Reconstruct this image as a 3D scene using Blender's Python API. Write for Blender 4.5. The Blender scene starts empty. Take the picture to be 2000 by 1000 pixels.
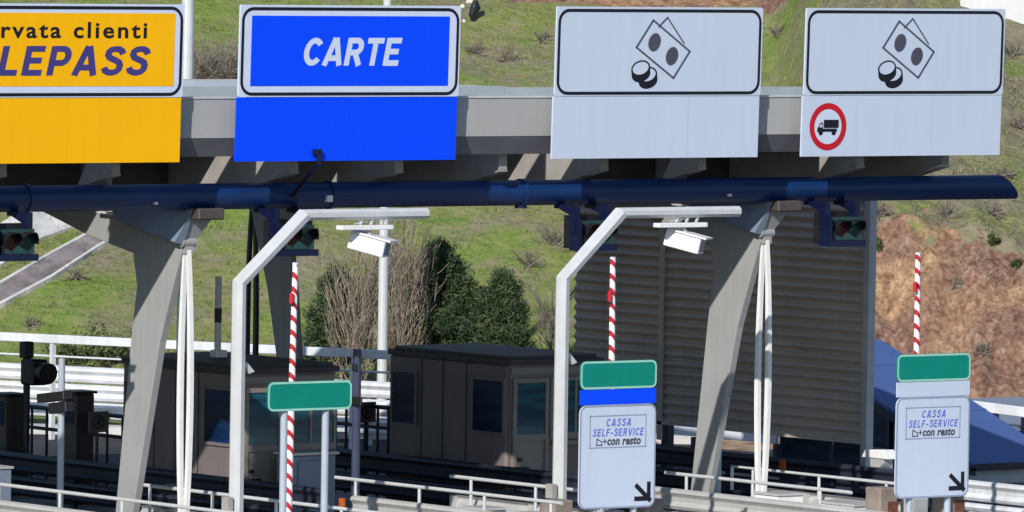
import bpy, bmesh, math, random
from mathutils import Vector, Matrix, noise
R = math.radians
random.seed(7)
scene = bpy.context.scene
C = scene.collection

# ------------------------------------------------------------------ camera
# world: +X runs along the row of lanes, +Y along the lanes away from the camera, Z up
CAM = Vector((-67.5952, -89.7018, 9.4338))
RT = Vector((0.79895386, -0.60119362, 0.01545872))
UP = Vector((0.01439101, 0.04480976, 0.99889188))
FW = Vector((0.60122012, 0.79784605, -0.04445272))
FPX = 15500.0                                   # focal length in photo pixels (photo is 2000 wide)
cd = bpy.data.cameras.new('camera'); cam = bpy.data.objects.new('camera', cd); C.objects.link(cam)
cd.sensor_width = 36.0; cd.lens = 36.0*FPX/2000.0; cd.clip_start = 1.0; cd.clip_end = 6000.0
m = Matrix.Identity(4)
for i in range(3):
    m[i][0] = RT[i]; m[i][1] = UP[i]; m[i][2] = -FW[i]; m[i][3] = CAM[i]
cam.matrix_world = m
scene.camera = cam

# ------------------------------------------------------------------ light
SUN = Vector((-1.57, -1.0, 1.06)).normalized()
elev = math.asin(SUN.z)
w = bpy.data.worlds.new('World'); scene.world = w; w.use_nodes = True
nt = w.node_tree; bg = nt.nodes['Background']
sky = nt.nodes.new('ShaderNodeTexSky'); sky.sky_type = 'NISHITA'; sky.sun_disc = False
sky.sun_elevation = elev; sky.sun_rotation = math.atan2(SUN.x, SUN.y)
sky.air_density = 1.0; sky.dust_density = 0.3; sky.ozone_density = 3.0
nt.links.new(sky.outputs[0], bg.inputs[0]); bg.inputs[1].default_value = 0.13
sl = bpy.data.lights.new('sun', 'SUN'); sl.energy = 4.8; sl.angle = R(0.5); sl.color = (1.0, 0.955, 0.88)
so = bpy.data.objects.new('sun', sl); C.objects.link(so)
so.rotation_euler = (-SUN).to_track_quat('-Z', 'Y').to_euler(); so.location = (-40, -40, 60)
vs = scene.view_settings
vs.view_transform = 'Standard'; vs.look = 'None'; vs.exposure = 0.10; vs.gamma = 1.0
scene.cycles.max_bounces = 6

# ------------------------------------------------------------------ measuring helpers (photo pixel -> point on a real plane)
def ray(px, py):
    return FW*FPX + RT*(px-1000) - UP*(py-500)
def on(ax, val, px, py):
    d = ray(px, py); return CAM + d*((val-CAM[ax])/d[ax])
def SX(X, px, py): return on(0, X, px, py)
def SY(Y, px, py): return on(1, Y, px, py)
def SZ(Z, px, py): return on(2, Z, px, py)
RH = Vector((math.cos(R(37)), -math.sin(R(37)), 0)); FH = Vector((math.sin(R(37)), math.cos(R(37)), 0))
def UV(u, v, z=0): return Vector((CAM.x, CAM.y, 0)) + RH*u + FH*v + Vector((0, 0, z))

# ------------------------------------------------------------------ materials
def mat(name, col, rough=0.5, metal=0.0, var=0.08, scale=3.0, streak=0.0, bump=0.0, bscale=40.0, spec=0.5, stain=None):
    M = bpy.data.materials.new(name); M.use_nodes = True
    n = M.node_tree.nodes; l = M.node_tree.links; p = n['Principled BSDF']
    p.inputs['Roughness'].default_value = rough; p.inputs['Metallic'].default_value = metal
    p.inputs['Specular IOR Level'].default_value = spec
    tc = n.new('ShaderNodeTexCoord')
    a = n.new('ShaderNodeTexNoise'); a.inputs['Scale'].default_value = scale; a.inputs['Detail'].default_value = 5
    l.new(tc.outputs['Object'], a.inputs['Vector'])
    src = a.outputs['Fac']
    if streak:
        mp = n.new('ShaderNodeMapping'); mp.inputs['Scale'].default_value = (9, 9, 0.5)
        l.new(tc.outputs['Object'], mp.inputs['Vector'])
        s = n.new('ShaderNodeTexNoise'); s.inputs['Scale'].default_value = 1.0; s.inputs['Detail'].default_value = 3
        l.new(mp.outputs[0], s.inputs['Vector'])
        mx = n.new('ShaderNodeMix'); mx.data_type = 'FLOAT'; mx.inputs[0].default_value = streak
        l.new(a.outputs['Fac'], mx.inputs[2]); l.new(s.outputs['Fac'], mx.inputs[3]); src = mx.outputs[0]
    cr = n.new('ShaderNodeValToRGB')
    cr.color_ramp.elements[0].position = 0.3; cr.color_ramp.elements[1].position = 0.7
    lo = stain if stain else tuple(c*(1-2*var) for c in col); hi = tuple(min(1, c*(1+var)) for c in col)
    cr.color_ramp.elements[0].color = (*lo, 1); cr.color_ramp.elements[1].color = (*hi, 1)
    l.new(src, cr.inputs[0]); l.new(cr.outputs[0], p.inputs['Base Color'])
    if bump:
        b = n.new('ShaderNodeBump'); b.inputs['Strength'].default_value = bump; b.inputs['Distance'].default_value = 0.02
        q = n.new('ShaderNodeTexNoise'); q.inputs['Scale'].default_value = bscale; q.inputs['Detail'].default_value = 4
        l.new(tc.outputs['Object'], q.inputs['Vector']); l.new(q.outputs['Fac'], b.inputs['Height']); l.new(b.outputs[0], p.inputs['Normal'])
    return M
MT = {}
def mk(k, *a, **b): MT[k] = mat(k, *a, **b)
mk('sign_white', (0.5, 0.565, 0.69), 0.45, var=0.02, scale=1.2, streak=0.6, spec=0.3)
mk('sign_border_white', (0.55, 0.61, 0.76), 0.45, var=0.02, spec=0.3)
mk('sign_yellow', (0.88, 0.44, 0.002), 0.5, var=0.03, scale=1.5, streak=0.5, spec=0.2)
mk('sign_blue', (0.0, 0.06, 0.91), 0.5, var=0.03, scale=1.5, streak=0.5, spec=0.2)
mk('sign_black', (0.012, 0.012, 0.02), 0.5, var=0.05, spec=0.2)
mk('sign_grey_ink', (0.07, 0.07, 0.10), 0.5, var=0.05, spec=0.2)
mk('sign_purple', (0.055, 0.045, 0.20), 0.5, var=0.05, spec=0.2)
mk('sign_ink_blue', (0.10, 0.14, 0.60), 0.5, var=0.03, spec=0.2)
mk('sign_ink_line', (0.25, 0.29, 0.40), 0.5, var=0.03, spec=0.2)
mk('sign_red', (0.50, 0.01, 0.02), 0.45, var=0.05, spec=0.3)
mk('sign_green', (0.0, 0.21, 0.16), 0.45, var=0.04, streak=0.4, spec=0.3)
mk('sign_green_line', (0.30, 0.58, 0.48), 0.45, var=0.03, spec=0.3)
mk('sign_back', (0.22, 0.23, 0.24), 0.5, 0.5, var=0.1)
mk('steel_grey', (0.295, 0.297, 0.3), 0.55, var=0.07, scale=1.3, streak=0.5, bump=0.05, bscale=14, spec=0.3)
mk('steel_brown', (0.07, 0.055, 0.05), 0.6, var=0.15, streak=0.4)
mk('fascia', (0.36, 0.355, 0.35), 0.4, 0.0, var=0.06, scale=0.8, streak=0.25, spec=0.5)
mk('fascia_low', (0.12, 0.12, 0.14), 0.45, var=0.08, spec=0.4)  # darker fascia colour, shade of the downturned face painted in
mk('cap_white', (0.5, 0.51, 0.52), 0.4, var=0.05)
mk('roof_strip', (0.40, 0.46, 0.50), 0.35, var=0.08, scale=1.2, spec=0.5)
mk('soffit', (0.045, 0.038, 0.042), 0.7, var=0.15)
mk('rib_steel', (0.3, 0.285, 0.265), 0.6, var=0.08, streak=0.3)
mk('pipe_navy', (0.002, 0.023, 0.105), 0.45, var=0.10, scale=2, spec=0.45)
mk('navy', (0.003, 0.006, 0.035), 0.4, var=0.15)
mk('black', (0.010, 0.010, 0.013), 0.5, var=0.2)
mk('galv', (0.55, 0.56, 0.57), 0.42, 0.15, var=0.06, scale=4, streak=0.3)
mk('galv_rail', (0.5, 0.5, 0.495), 0.42, 0.2, var=0.08, scale=1.2, streak=0.3, stain=(0.41, 0.405, 0.395))
mk('rail_white', (0.58, 0.61, 0.66), 0.5, var=0.1, scale=2, streak=0.4, stain=(0.45, 0.45, 0.46))
mk('white_paint', (0.74, 0.74, 0.735), 0.35, var=0.05, scale=5, streak=0.3)
mk('post_blue_grey', (0.40, 0.45, 0.52), 0.45, 0.2, var=0.08, streak=0.3)
mk('shade_rail', (0.020, 0.024, 0.042), 0.5, var=0.2, streak=0.3)  # dark rail colour with the canopy shade painted in
mk('pole_blue', (0.045, 0.055, 0.105), 0.4, 0.1, var=0.15, streak=0.4)
mk('booth_side', (0.165, 0.135, 0.142), 0.5, var=0.10, scale=1.2, streak=0.4, spec=0.4)
mk('booth_front', (0.18, 0.145, 0.13), 0.5, var=0.10, scale=1.2, streak=0.4, spec=0.4)
mk('booth_trim', (0.22, 0.195, 0.17), 0.5, var=0.08)
mk('booth_roof', (0.04, 0.036, 0.042), 0.6, var=0.2)
mk('wall_panel', (0.5, 0.425, 0.375), 0.55, var=0.12, scale=0.9, streak=0.3, spec=0.35)
mk('grey_post', (0.4, 0.41, 0.43), 0.5, var=0.08, streak=0.4)
mk('cabinet', (0.18, 0.22, 0.29), 0.5, var=0.08, streak=0.3)
mk('pylon', (0.06, 0.045, 0.045), 0.5, var=0.15, streak=0.3)
mk('concrete', (0.34, 0.33, 0.31), 0.85, var=0.14, scale=2.2, streak=0.3, bump=0.25, bscale=30, spec=0.2)
mk('concrete_pale', (0.5, 0.49, 0.475), 0.85, var=0.14, scale=1.6, bump=0.2, bscale=30, spec=0.2)
mk('concrete_brown', (0.25, 0.21, 0.18), 0.85, var=0.14, scale=3, bump=0.25, bscale=30, spec=0.2)
mk('drain', (0.20, 0.17, 0.175), 0.9, var=0.22, scale=3.0, bump=0.3, bscale=12, spec=0.2)
mk('asphalt', (0.04, 0.04, 0.043), 0.9, var=0.18, scale=0.6, bump=0.3, bscale=60, spec=0.2)
mk('roof_blue', (0.06, 0.105, 0.27), 0.5, var=0.06, scale=1.1, streak=0.4, spec=0.3)
mk('kiosk_grey', (0.42, 0.47, 0.50), 0.6, var=0.08, streak=0.4)
mk('kiosk_navy', (0.010, 0.014, 0.04), 0.5, var=0.2)
mk('amber', (0.42, 0.09, 0.02), 0.3, var=0.1)
mk('reflector_red', (0.45, 0.01, 0.01), 0.3, var=0.1)
mk('rust', (0.13, 0.045, 0.025), 0.8, var=0.2, scale=8)
mk('white_house', (0.55, 0.55, 0.55), 0.7, var=0.04, streak=0.4)
mk('bark', (0.13, 0.10, 0.075), 0.9, var=0.25, scale=9)
mk('twig', (0.27, 0.22, 0.175), 0.85, var=0.3, scale=3)
mk('twig_grey', (0.2, 0.17, 0.14), 0.85, var=0.3, scale=3)
mk('lens_red', (0.045, 0.002, 0.004), 0.2, var=0.1)
mk('lens_green', (0.0, 0.03, 0.03), 0.2, var=0.1)
mk('signal_plate', (0.02, 0.06, 0.06), 0.45, var=0.15)
mk('cam_window', (0.12, 0.18, 0.27), 0.15, var=0.1)
mk('soil_bag', (0.010, 0.010, 0.016), 0.35, var=0.2, bump=0.5, bscale=9)
mk('pale_stone', (0.55, 0.5, 0.42), 0.8, var=0.12, scale=6)

def glass(name, col, rough=0.12):
    M = bpy.data.materials.new(name); M.use_nodes = True; p = M.node_tree.nodes['Principled BSDF']
    n = M.node_tree.nodes; l = M.node_tree.links
    tc = n.new('ShaderNodeTexCoord'); mp = n.new('ShaderNodeMapping'); mp.inputs['Scale'].default_value = (0.6, 0.6, 5.0)
    a = n.new('ShaderNodeTexNoise'); a.inputs['Scale'].default_value = 1.6
    cr = n.new('ShaderNodeValToRGB'); cr.color_ramp.elements[0].position = 0.38; cr.color_ramp.elements[1].position = 0.66
    cr.color_ramp.elements[0].color = (*[c*0.45 for c in col], 1); cr.color_ramp.elements[1].color = (*col, 1)
    l.new(tc.outputs['Object'], mp.inputs[0]); l.new(mp.outputs[0], a.inputs['Vector']); l.new(a.outputs['Fac'], cr.inputs[0])
    l.new(cr.outputs[0], p.inputs['Base Color'])
    p.inputs['Roughness'].default_value = rough; p.inputs['Specular IOR Level'].default_value = 0.6
    MT[name] = M
glass('glass_side', (0.006, 0.030, 0.095))
glass('glass_front', (0.015, 0.10, 0.15))
glass('glass_kiosk', (0.03, 0.05, 0.09))

def leaf_mat(name, cols, rough=0.6):
    """plant material: colour drawn per leaf from a face attribute"""
    M = bpy.data.materials.new(name); M.use_nodes = True
    n = M.node_tree.nodes; l = M.node_tree.links; p = n['Principled BSDF']
    at = n.new('ShaderNodeAttribute'); at.attribute_name = 'tone'
    cr = n.new('ShaderNodeValToRGB'); e = cr.color_ramp.elements
    e[0].position = 0; e[0].color = (*cols[0], 1); e[1].position = 1; e[1].color = (*cols[-1], 1)
    for i, c in enumerate(cols[1:-1]):
        q = e.new((i+1)/(len(cols)-1)); q.color = (*c, 1)
    l.new(at.outputs['Fac'], cr.inputs[0]); l.new(cr.outputs[0], p.inputs['Base Color'])
    p.inputs['Roughness'].default_value = rough; p.inputs['Specular IOR Level'].default_value = 0.2
    MT[name] = M
leaf_mat('pine_needles', [(0.022, 0.040, 0.020), (0.048, 0.076, 0.034), (0.095, 0.120, 0.052)])
leaf_mat('shrub_leaves', [(0.04, 0.055, 0.022), (0.075, 0.095, 0.036), (0.125, 0.14, 0.062)])
leaf_mat('grass_blades', [(0.095, 0.165, 0.028), (0.14, 0.205, 0.042), (0.20, 0.22, 0.075), (0.25, 0.215, 0.125)])

# ------------------------------------------------------------------ mesh builder
class MB:
    def __init__(s): s.v = []; s.f = []; s.t = []
    def add(s, vs, fs):
        o = len(s.v); s.v += [Vector(a) for a in vs]; s.f += [[i+o for i in f] for f in fs]; return s
    def box(s, x0, x1, y0, y1, z0, z1):
        return s.add([(x0,y0,z0),(x1,y0,z0),(x1,y1,z0),(x0,y1,z0),(x0,y0,z1),(x1,y0,z1),(x1,y1,z1),(x0,y1,z1)],
                     [(0,3,2,1),(4,5,6,7),(0,1,5,4),(1,2,6,5),(2,3,7,6),(3,0,4,7)])
    def obox(s, c, ax, ay, az, hx, hy, hz):
        vs = []
        for k in (-1,1):
            for j in (-1,1):
                for i in (-1,1): vs.append(c + ax*(hx*i) + ay*(hy*j) + az*(hz*k))
        return s.add(vs, [(0,2,3,1),(4,5,7,6),(0,1,5,4),(1,3,7,5),(3,2,6,7),(2,0,4,6)])
    def beam(s, p0, p1, wd, ht, up=Vector((0,0,1))):
        p0, p1 = Vector(p0), Vector(p1); d = (p1-p0).normalized(); sd = d.cross(up).normalized(); u = sd.cross(d)
        return s.obox((p0+p1)/2, d, sd, u, (p1-p0).length/2, wd/2, ht/2)
    def prism(s, pts, axis, a0, a1):
        """polygon in the plane across `axis` (0: pts are (y,z); 1: (x,z); 2: (x,y)) extruded a0..a1"""
        def mkp(p, a):
            return {0: (a, p[0], p[1]), 1: (p[0], a, p[1]), 2: (p[0], p[1], a)}[axis]
        n = len(pts)
        vs = [mkp(p, a0) for p in pts] + [mkp(p, a1) for p in pts]
        return s.add(vs, [tuple(range(n))[::-1], tuple(range(n, 2*n))] + [(i, (i+1) % n, n+(i+1) % n, n+i) for i in range(n)])
    def tube(s, pts, r, n=10, caps=True, rot=0.0):
        pts = [Vector(p) for p in pts]; rs = r if isinstance(r, (list, tuple)) else [r]*len(pts)
        prev = None; rings = []
        for i, p in enumerate(pts):
            if i == 0: d = pts[1]-pts[0]
            elif i == len(pts)-1: d = pts[-1]-pts[-2]
            else: d = (pts[i+1]-p).normalized() + (p-pts[i-1]).normalized()
            d = d.normalized()
            if prev is None:
                a = Vector((0,0,1)) if abs(d.z) < 0.9 else Vector((1,0,0)); sd = d.cross(a).normalized()
            else:
                sd = (prev - d*prev.dot(d)).normalized()
            prev = sd; u = d.cross(sd)
            k = 1.0
            if 0 < i < len(pts)-1:
                ca = (pts[i+1]-p).normalized().dot((p-pts[i-1]).normalized()); k = 1/max(0.5, math.sqrt((1+ca)/2))
            rings.append([p + (sd*math.cos(2*math.pi*j/n+math.pi/n+rot) + u*math.sin(2*math.pi*j/n+math.pi/n+rot))*rs[i] for j in range(n)])
        vs = [q for r_ in rings for q in r_]; fs = []
        for i in range(len(pts)-1):
            for j in range(n):
                a, b = i*n+j, i*n+(j+1) % n; fs.append((a, b, b+n, a+n))
        if caps: fs += [tuple(range(n))[::-1], tuple(range(len(vs)-n, len(vs)))]
        return s.add(vs, fs)
    def disc(s, c, rx, rz, y, n=28, rot=0.0, hole=0.0):
        cx, cz = c; out = []; ca, sa = math.cos(rot), math.sin(rot)
        def pt(a, k): 
            x, z = rx*k*math.cos(a), rz*k*math.sin(a); return (cx+x*ca-z*sa, y, cz+x*sa+z*ca)
        o = [pt(2*math.pi*i/n, 1) for i in range(n)]
        if not hole: return s.add(o, [tuple(range(n))])
        q = [pt(2*math.pi*i/n, hole) for i in range(n)]
        return s.add(o+q, [(i, (i+1) % n, n+(i+1) % n, n+i) for i in range(n)])
    def poly(s, pts, y): return s.add([(p[0], y, p[1]) for p in pts], [tuple(range(len(pts)))])
    def line(s, p, q, wd, y):
        d = Vector((q[0]-p[0], q[1]-p[1])).normalized(); n = Vector((-d.y, d.x))*wd/2; e = d*wd/2
        a = Vector(p[:2])-e; b = Vector(q[:2])+e
        return s.poly([a+n, b+n, b-n, a-n], y)
    def build(s, name, mt, parent=None, bevel=0.0, smooth=False, tone=None):
        me = bpy.data.meshes.new(name); off = ORG.get(parent.name, Vector((0,0,0))) if parent else Vector((0,0,0))
        me.from_pydata([v-off for v in s.v], [], s.f); me.update()
        o = bpy.data.objects.new(name, me); C.objects.link(o)
        me.materials.append(MT[mt] if isinstance(mt, str) else mt)
        if parent: o.parent = parent; ORG[o.name] = off
        if smooth:
            for p in me.polygons: p.use_smooth = True
        if tone is not None:
            at = me.attributes.new('tone', 'FLOAT', 'FACE')
            at.data.foreach_set('value', tone)
        bm = bmesh.new(); bm.from_mesh(me)
        if not tone and len(s.f) < 4000:
            bmesh.ops.recalc_face_normals(bm, faces=bm.faces)
        if bevel:
            bmesh.ops.bevel(bm, geom=[e for e in bm.edges if len(e.link_faces) == 2 and e.calc_face_angle(0) > 0.5], offset=bevel, segments=1, affect='EDGES')
        bm.to_mesh(me); bm.free()
        return o
ORG = {}
def thing(name, label, cat, loc=(0,0,0), group=None):
    o = bpy.data.objects.new(name, None); C.objects.link(o); o.location = loc; o.empty_display_size = 0.2
    o['label'] = label; o['category'] = cat
    if group: o['group'] = group
    ORG[o.name] = Vector(loc); return o
def tag(o, label, cat, group=None):
    o['label'] = label; o['category'] = cat
    if group: o['group'] = group
    return o
def struct(o): o['kind'] = 'structure'; return o
def stuff(o, label, cat): o['kind'] = 'stuff'; o['label'] = label; o['category'] = cat; return o
def rrect(x0, x1, z0, z1, r, n=6):
    out = []
    for cx, cz, a0 in ((x1-r, z1-r, 0), (x0+r, z1-r, 90), (x0+r, z0+r, 180), (x1-r, z0+r, 270)):
        for i in range(n+1):
            a = R(a0+90*i/n); out.append((cx+r*math.cos(a), cz+r*math.sin(a)))
    return out
def ring(mb, x0, x1, z0, z1, r, wd, y):
    a = rrect(x0, x1, z0, z1, r); b = rrect(x0+wd, x1-wd, z0+wd, z1-wd, max(r-wd, 0.005)); n = len(a)
    return mb.add([(p[0], y, p[1]) for p in a+b], [(i, (i+1) % n, n+(i+1) % n, n+i) for i in range(n)])
def lettering(mb, s, x0, x1, z0, z1, y, bold=0.0, shear=0.0, spacing=1.0, ref=None):
    """real letter shapes from the built-in font, fitted to the box x0..x1 by z0..z1 (z0/z1: extent of the letters of ref or s)"""
    def get(body):
        cu = bpy.data.curves.new('lettering', 'FONT'); cu.body = body; cu.offset = bold; cu.shear = shear; cu.space_character = spacing
        cu.resolution_u = 4
        o = bpy.data.objects.new('lettering', cu); C.objects.link(o)
        dg = bpy.context.evaluated_depsgraph_get(); dg.update()
        me = bpy.data.meshes.new_from_object(o.evaluated_get(dg))
        v = [q.co.copy() for q in me.vertices]; f = [list(p.vertices) for p in me.polygons]
        bpy.data.objects.remove(o); bpy.data.curves.remove(cu); bpy.data.meshes.remove(me); return v, f
    v, f = get(s)
    xs = [q.x for q in v]; a, b = min(xs), max(xs)
    zs = [q.y for q in (get(ref)[0] if ref else v)]; c, d = min(zs), max(zs)
    mb.add([(x0+(q.x-a)/(b-a)*(x1-x0), y, z0+(q.y-c)/(d-c)*(z1-z0)) for q in v], f)
    return mb

def arc(cx, cy, rx, ry, a0, a1, n=14): return [(cx+rx*math.cos(R(a0+(a1-a0)*i/n)), cy+ry*math.sin(R(a0+(a1-a0)*i/n))) for i in range(n+1)]
SC = [(.60, .73), (.545, .84), (.45, .895), (.34, .905), (.22, .88), (.145, .81), (.135, .71), (.19, .62), (.29, .565), (.41, .515), (.52, .45), (.57, .35), (.56, .22), (.49, .135), (.37, .095), (.25, .105), (.14, .16), (.085, .27)]
GLY = {'C': [arc(.38, .5, .28, .40, 38, 322, 26)], 'A': [[(.085, 0), (.37, 1)], [(.685, 0), (.40, 1)], [(.2, .27), (.58, .27)]],
       'R': [[(.1, 0), (.1, 1)], [(.1, .905), (.38, .905)] + arc(.38, .69, .19, .215, 80, -80, 12) + [(.38, .475), (.1, .475)], [(.36, .475), (.60, 0)]],
       'P': [[(.1, 0), (.1, 1)], [(.1, .905), (.38, .905)] + arc(.38, .665, .19, .24, 80, -80, 12) + [(.38, .425), (.1, .425)]],
       'T': [[(0, .9), (.66, .9)], [(.33, 0), (.33, .9)]], 'E': [[(.1, 0), (.1, 1)], [(.1, .905), (.60, .905)], [(.1, .51), (.55, .51)], [(.1, .095), (.62, .095)]],
       'F': [[(.1, 0), (.1, 1)], [(.1, .905), (.60, .905)], [(.1, .50), (.53, .50)]], 'L': [[(.1, 0), (.1, 1)], [(.1, .095), (.58, .095)]], 'S': [SC],
       'V': [[(.085, 1), (.37, 0)], [(.685, 1), (.40, 0)]], 'I': [[(.1, 0), (.1, 1)]], '-': [[(.05, .4), (.4, .4)]]}
GW = {'C': .70, 'A': .77, 'R': .70, 'P': .66, 'T': .66, 'E': .66, 'F': .62, 'L': .60, 'S': .66, 'V': .77, 'I': .20, '-': .45}
def stroke(mb, pts, wd, y, fx):
    """a letter stroke of constant width with mitred joints; fx maps letter units to the sign's frame"""
    n = len(pts); lft, rgt = [], []
    for i in range(n):
        a = Vector(pts[max(0, i-1)]); b = Vector(pts[min(n-1, i+1)]); c = Vector(pts[i])
        d0 = (c-a).normalized() if i else (b-c).normalized(); d1 = (b-c).normalized() if i < n-1 else d0
        d = (d0+d1).normalized(); nn = Vector((-d.y, d.x)); k = 1/max(0.5, d.dot(d1))
        lft.append(fx(*(c+nn*wd/2*k))); rgt.append(fx(*(c-nn*wd/2*k)))
    mb.add([(p[0], y, p[1]) for p in lft+rgt], [(i, i+1, n+i+1, n+i) for i in range(n-1)])
def caps(mb, word, x0, x1, z0, z1, y, wd=0.2, shear=0.2, gap=0.10):
    """grotesque capitals built from strokes, fitted to the box"""
    tot = sum(GW[c] for c in word) + gap*(len(word)-1); H = z1-z0; sx = (x1-x0-shear*H)/tot; cur = 0; k = 0
    for c in word:
        for st in GLY[c]:
            def fx(a, b, cur=cur): return (x0 + (cur+a)*sx + shear*b*H, z0+b*H)
            stroke(mb, st, wd, y-0.0004*(k % 4), fx); k += 1
        cur += GW[c]+gap
    return mb

# ------------------------------------------------------------------ ground, terrain
def sstep(a, b, x):
    t = min(1, max(0, (x-a)/(b-a))); return t*t*(3-2*t)
def pxu(px, v): return (px-1000)/FPX*v
def bank(u): return sstep(5.2, 6.6, u)
def terrain(u, v):
    b = bank(u); n1 = noise.noise((u*0.35, v*0.35, 3.1)); n2 = noise.noise((u*1.3, v*1.3, 9.2)); n3 = noise.noise((u*3.5, v*3.5, 1.2))
    v0 = 147.0 + 0.9*n1
    s = v-v0
    hill = 0.0 if s < 0 else (0.36*s if s < 40 else 14.4 + 0.22*(s-40))
    if s < 2 and s > -2: hill = 0.36*(s+2)**2/8
    hill += (0.16*n1 + 0.05*n2 + 0.015*n3)*sstep(-1, 2, s)
    # the cut bank: steep earth face
    sb = v-(144.2+0.5*n1+0.3*n2); top = 3.9 + 0.4*n1 - 0.30*max(0, u-7.2)
    bz = 0.0
    if sb > 0:
        k = 1.05; run = top/k
        bz = k*sb if sb < run else top + 0.30*(sb-run)
        er = 0.13*noise.noise((u*2.2, v*0.4, 5.5)) + 0.05*n3 - 0.09*abs(noise.noise((u*5.5, v*0.9, 2.2))) + 0.03*noise.noise((u*13, v*9, 4.2))
        bz += er*sstep(0, 0.6, sb)*(1 if sb < run+1 else 0.4)
    z = hill*(1-b) + bz*b
    far = max(0, v-260)
    if far: z = z - 0.10*far if v < 500 else z-24
    return z
def hit_terrain(px, py):
    d = ray(px, py).normalized(); t = 125.0
    for i in range(900):
        p = CAM + d*t; q = p-Vector((CAM.x, CAM.y, 0)); u, v = q.dot(RH), q.dot(FH)
        if p.z <= max(terrain(u, v), 0):
            lo, hi = t-0.08, t
            for _ in range(9):
                m_ = (lo+hi)/2; p = CAM + d*m_; q = p-Vector((CAM.x, CAM.y, 0)); u, v = q.dot(RH), q.dot(FH)
                if p.z <= max(terrain(u, v), 0): hi = m_
                else: lo = m_
            return p, u, v
        t += 0.08
    return p, u, v

def axis(parts):
    out = []
    for a, b, st in parts:
        x = a
        while x < b-1e-6: out.append(x); x += st
    out.append(parts[-1][1]); return out
us = axis([(-400, -60, 20), (-60, -13, 1.5), (-13, 5, 0.13), (5, 10, 0.065), (10, 13, 0.13), (13, 60, 1.5), (60, 400, 20)])
vv = axis([(138, 143, 0.5), (143, 149.5, 0.065), (149.5, 176, 0.13), (176, 200, 0.8), (200, 300, 4), (300, 800, 25)])
verts = []; soil = []
for v in vv:
    for u in us:
        z = terrain(u, v); verts.append(UV(u, v, max(z, -0.6) - (0.02 if z < 0.01 else 0)))
        n = noise.noise((u*0.8, v*0.8, 7.7)); n2 = noise.noise((u*2.6, v*2.6, 3.3)); n3 = noise.noise((u*6.5, v*6.5, 8.3))
        b = bank(u)
        zz = 3.6 - 0.22*max(0, u-7.4) + 0.35*n + 0.35*n2 + 0.2*n3
        s1 = b*(1-sstep(zz-0.5, zz+0.35, z))*sstep(-1.3, -0.7, n2*0.8 + n3*0.7 - 0.18*max(0, u-8.6))
        # bare terrace high on the slope
        vt = 166.9 - max(0, u-5)*1.5
        s2 = (1-sstep(8.3, 8.7, u))*sstep(vt, vt+0.6, v + 0.4*n)*sstep(-0.6, 0.8, u + 0.6*n)*(1-sstep(vt+7, vt+9, v))
        soil.append(min(1, max(s1, s2)))
W = len(us); faces = [(j*W+i, j*W+i+1, (j+1)*W+i+1, (j+1)*W+i) for j in range(len(vv)-1) for i in range(W-1)]
me = bpy.data.meshes.new('hillside'); me.from_pydata(verts, [], faces)
at = me.attributes.new('soil', 'FLOAT', 'POINT'); at.data.foreach_set('value', soil)
at = me.attributes.new('scrub', 'FLOAT', 'POINT'); at.data.foreach_set('value', [bank(u) for v in vv for u in us])
for p in me.polygons: p.use_smooth = True
hill_o = bpy.data.objects.new('hillside', me); C.objects.link(hill_o); struct(hill_o)
M = bpy.data.materials.new('hill_ground'); M.use_nodes = True
n = M.node_tree.nodes; l = M.node_tree.links; p = n['Principled BSDF']; p.inputs['Roughness'].default_value = 0.95; p.inputs['Specular IOR Level'].default_value = 0.1
tc = n.new('ShaderNodeTexCoord')
def nz(sc, det=6, dist=0.0, vec=None):
    a = n.new('ShaderNodeTexNoise'); a.inputs['Scale'].default_value = sc; a.inputs['Detail'].default_value = det; a.inputs['Distortion'].default_value = dist
    l.new(vec if vec else tc.outputs['Object'], a.inputs['Vector']); return a.outputs['Fac']
def ramp(src, stops):
    cr = n.new('ShaderNodeValToRGB'); e = cr.color_ramp.elements
    e[0].position = stops[0][0]; e[0].color = (*stops[0][1], 1); e[1].position = stops[-1][0]; e[1].color = (*stops[-1][1], 1)
    for pos, c in stops[1:-1]:
        q = e.new(pos); q.color = (*c, 1)
    l.new(src, cr.inputs[0]); return cr.outputs[0]
def mixc(f, a, b, fac=None):
    mx = n.new('ShaderNodeMix'); mx.data_type = 'RGBA'
    if f is not None: l.new(f, mx.inputs[0])
    else: mx.inputs[0].default_value = fac
    l.new(a, mx.inputs[6]); l.new(b, mx.inputs[7]); return mx.outputs[2]
green = ramp(nz(1.9, 9, 0.7), [(0.28, (0.092, 0.150, 0.028)), (0.46, (0.135, 0.190, 0.042)), (0.62, (0.185, 0.210, 0.070)), (0.76, (0.225, 0.200, 0.105))])
dry = ramp(nz(4.5, 8, 0.4), [(0.3, (0.135, 0.122, 0.078)), (0.5, (0.190, 0.165, 0.115)), (0.7, (0.235, 0.200, 0.150))])
sc_ = n.new('ShaderNodeAttribute'); sc_.attribute_name = 'scrub'
ma_ = n.new('ShaderNodeMath'); ma_.operation = 'MULTIPLY_ADD'; l.new(sc_.outputs['Fac'], ma_.inputs[0]); ma_.inputs[1].default_value = 0.13; l.new(nz(0.55, 9, 0.9), ma_.inputs[2])
mask = ramp(ma_.outputs[0], [(0.465, (0, 0, 0)), (0.64, (0.85, 0.85, 0.85))])
olive = ramp(nz(2.4, 8, 0.5), [(0.30, (0.125, 0.140, 0.050)), (0.55, (0.195, 0.190, 0.080)), (0.75, (0.25, 0.215, 0.125))])
om = ramp(nz(0.33, 6, 1.0), [(0.42, (0, 0, 0)), (0.62, (0.9, 0.9, 0.9))])
green = mixc(om, green, olive)
veg = mixc(mask, green, dry)
mp = n.new('ShaderNodeMapping'); mp.inputs['Scale'].default_value = (3.0, 3.0, 0.7); l.new(tc.outputs['Object'], mp.inputs[0])
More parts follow.
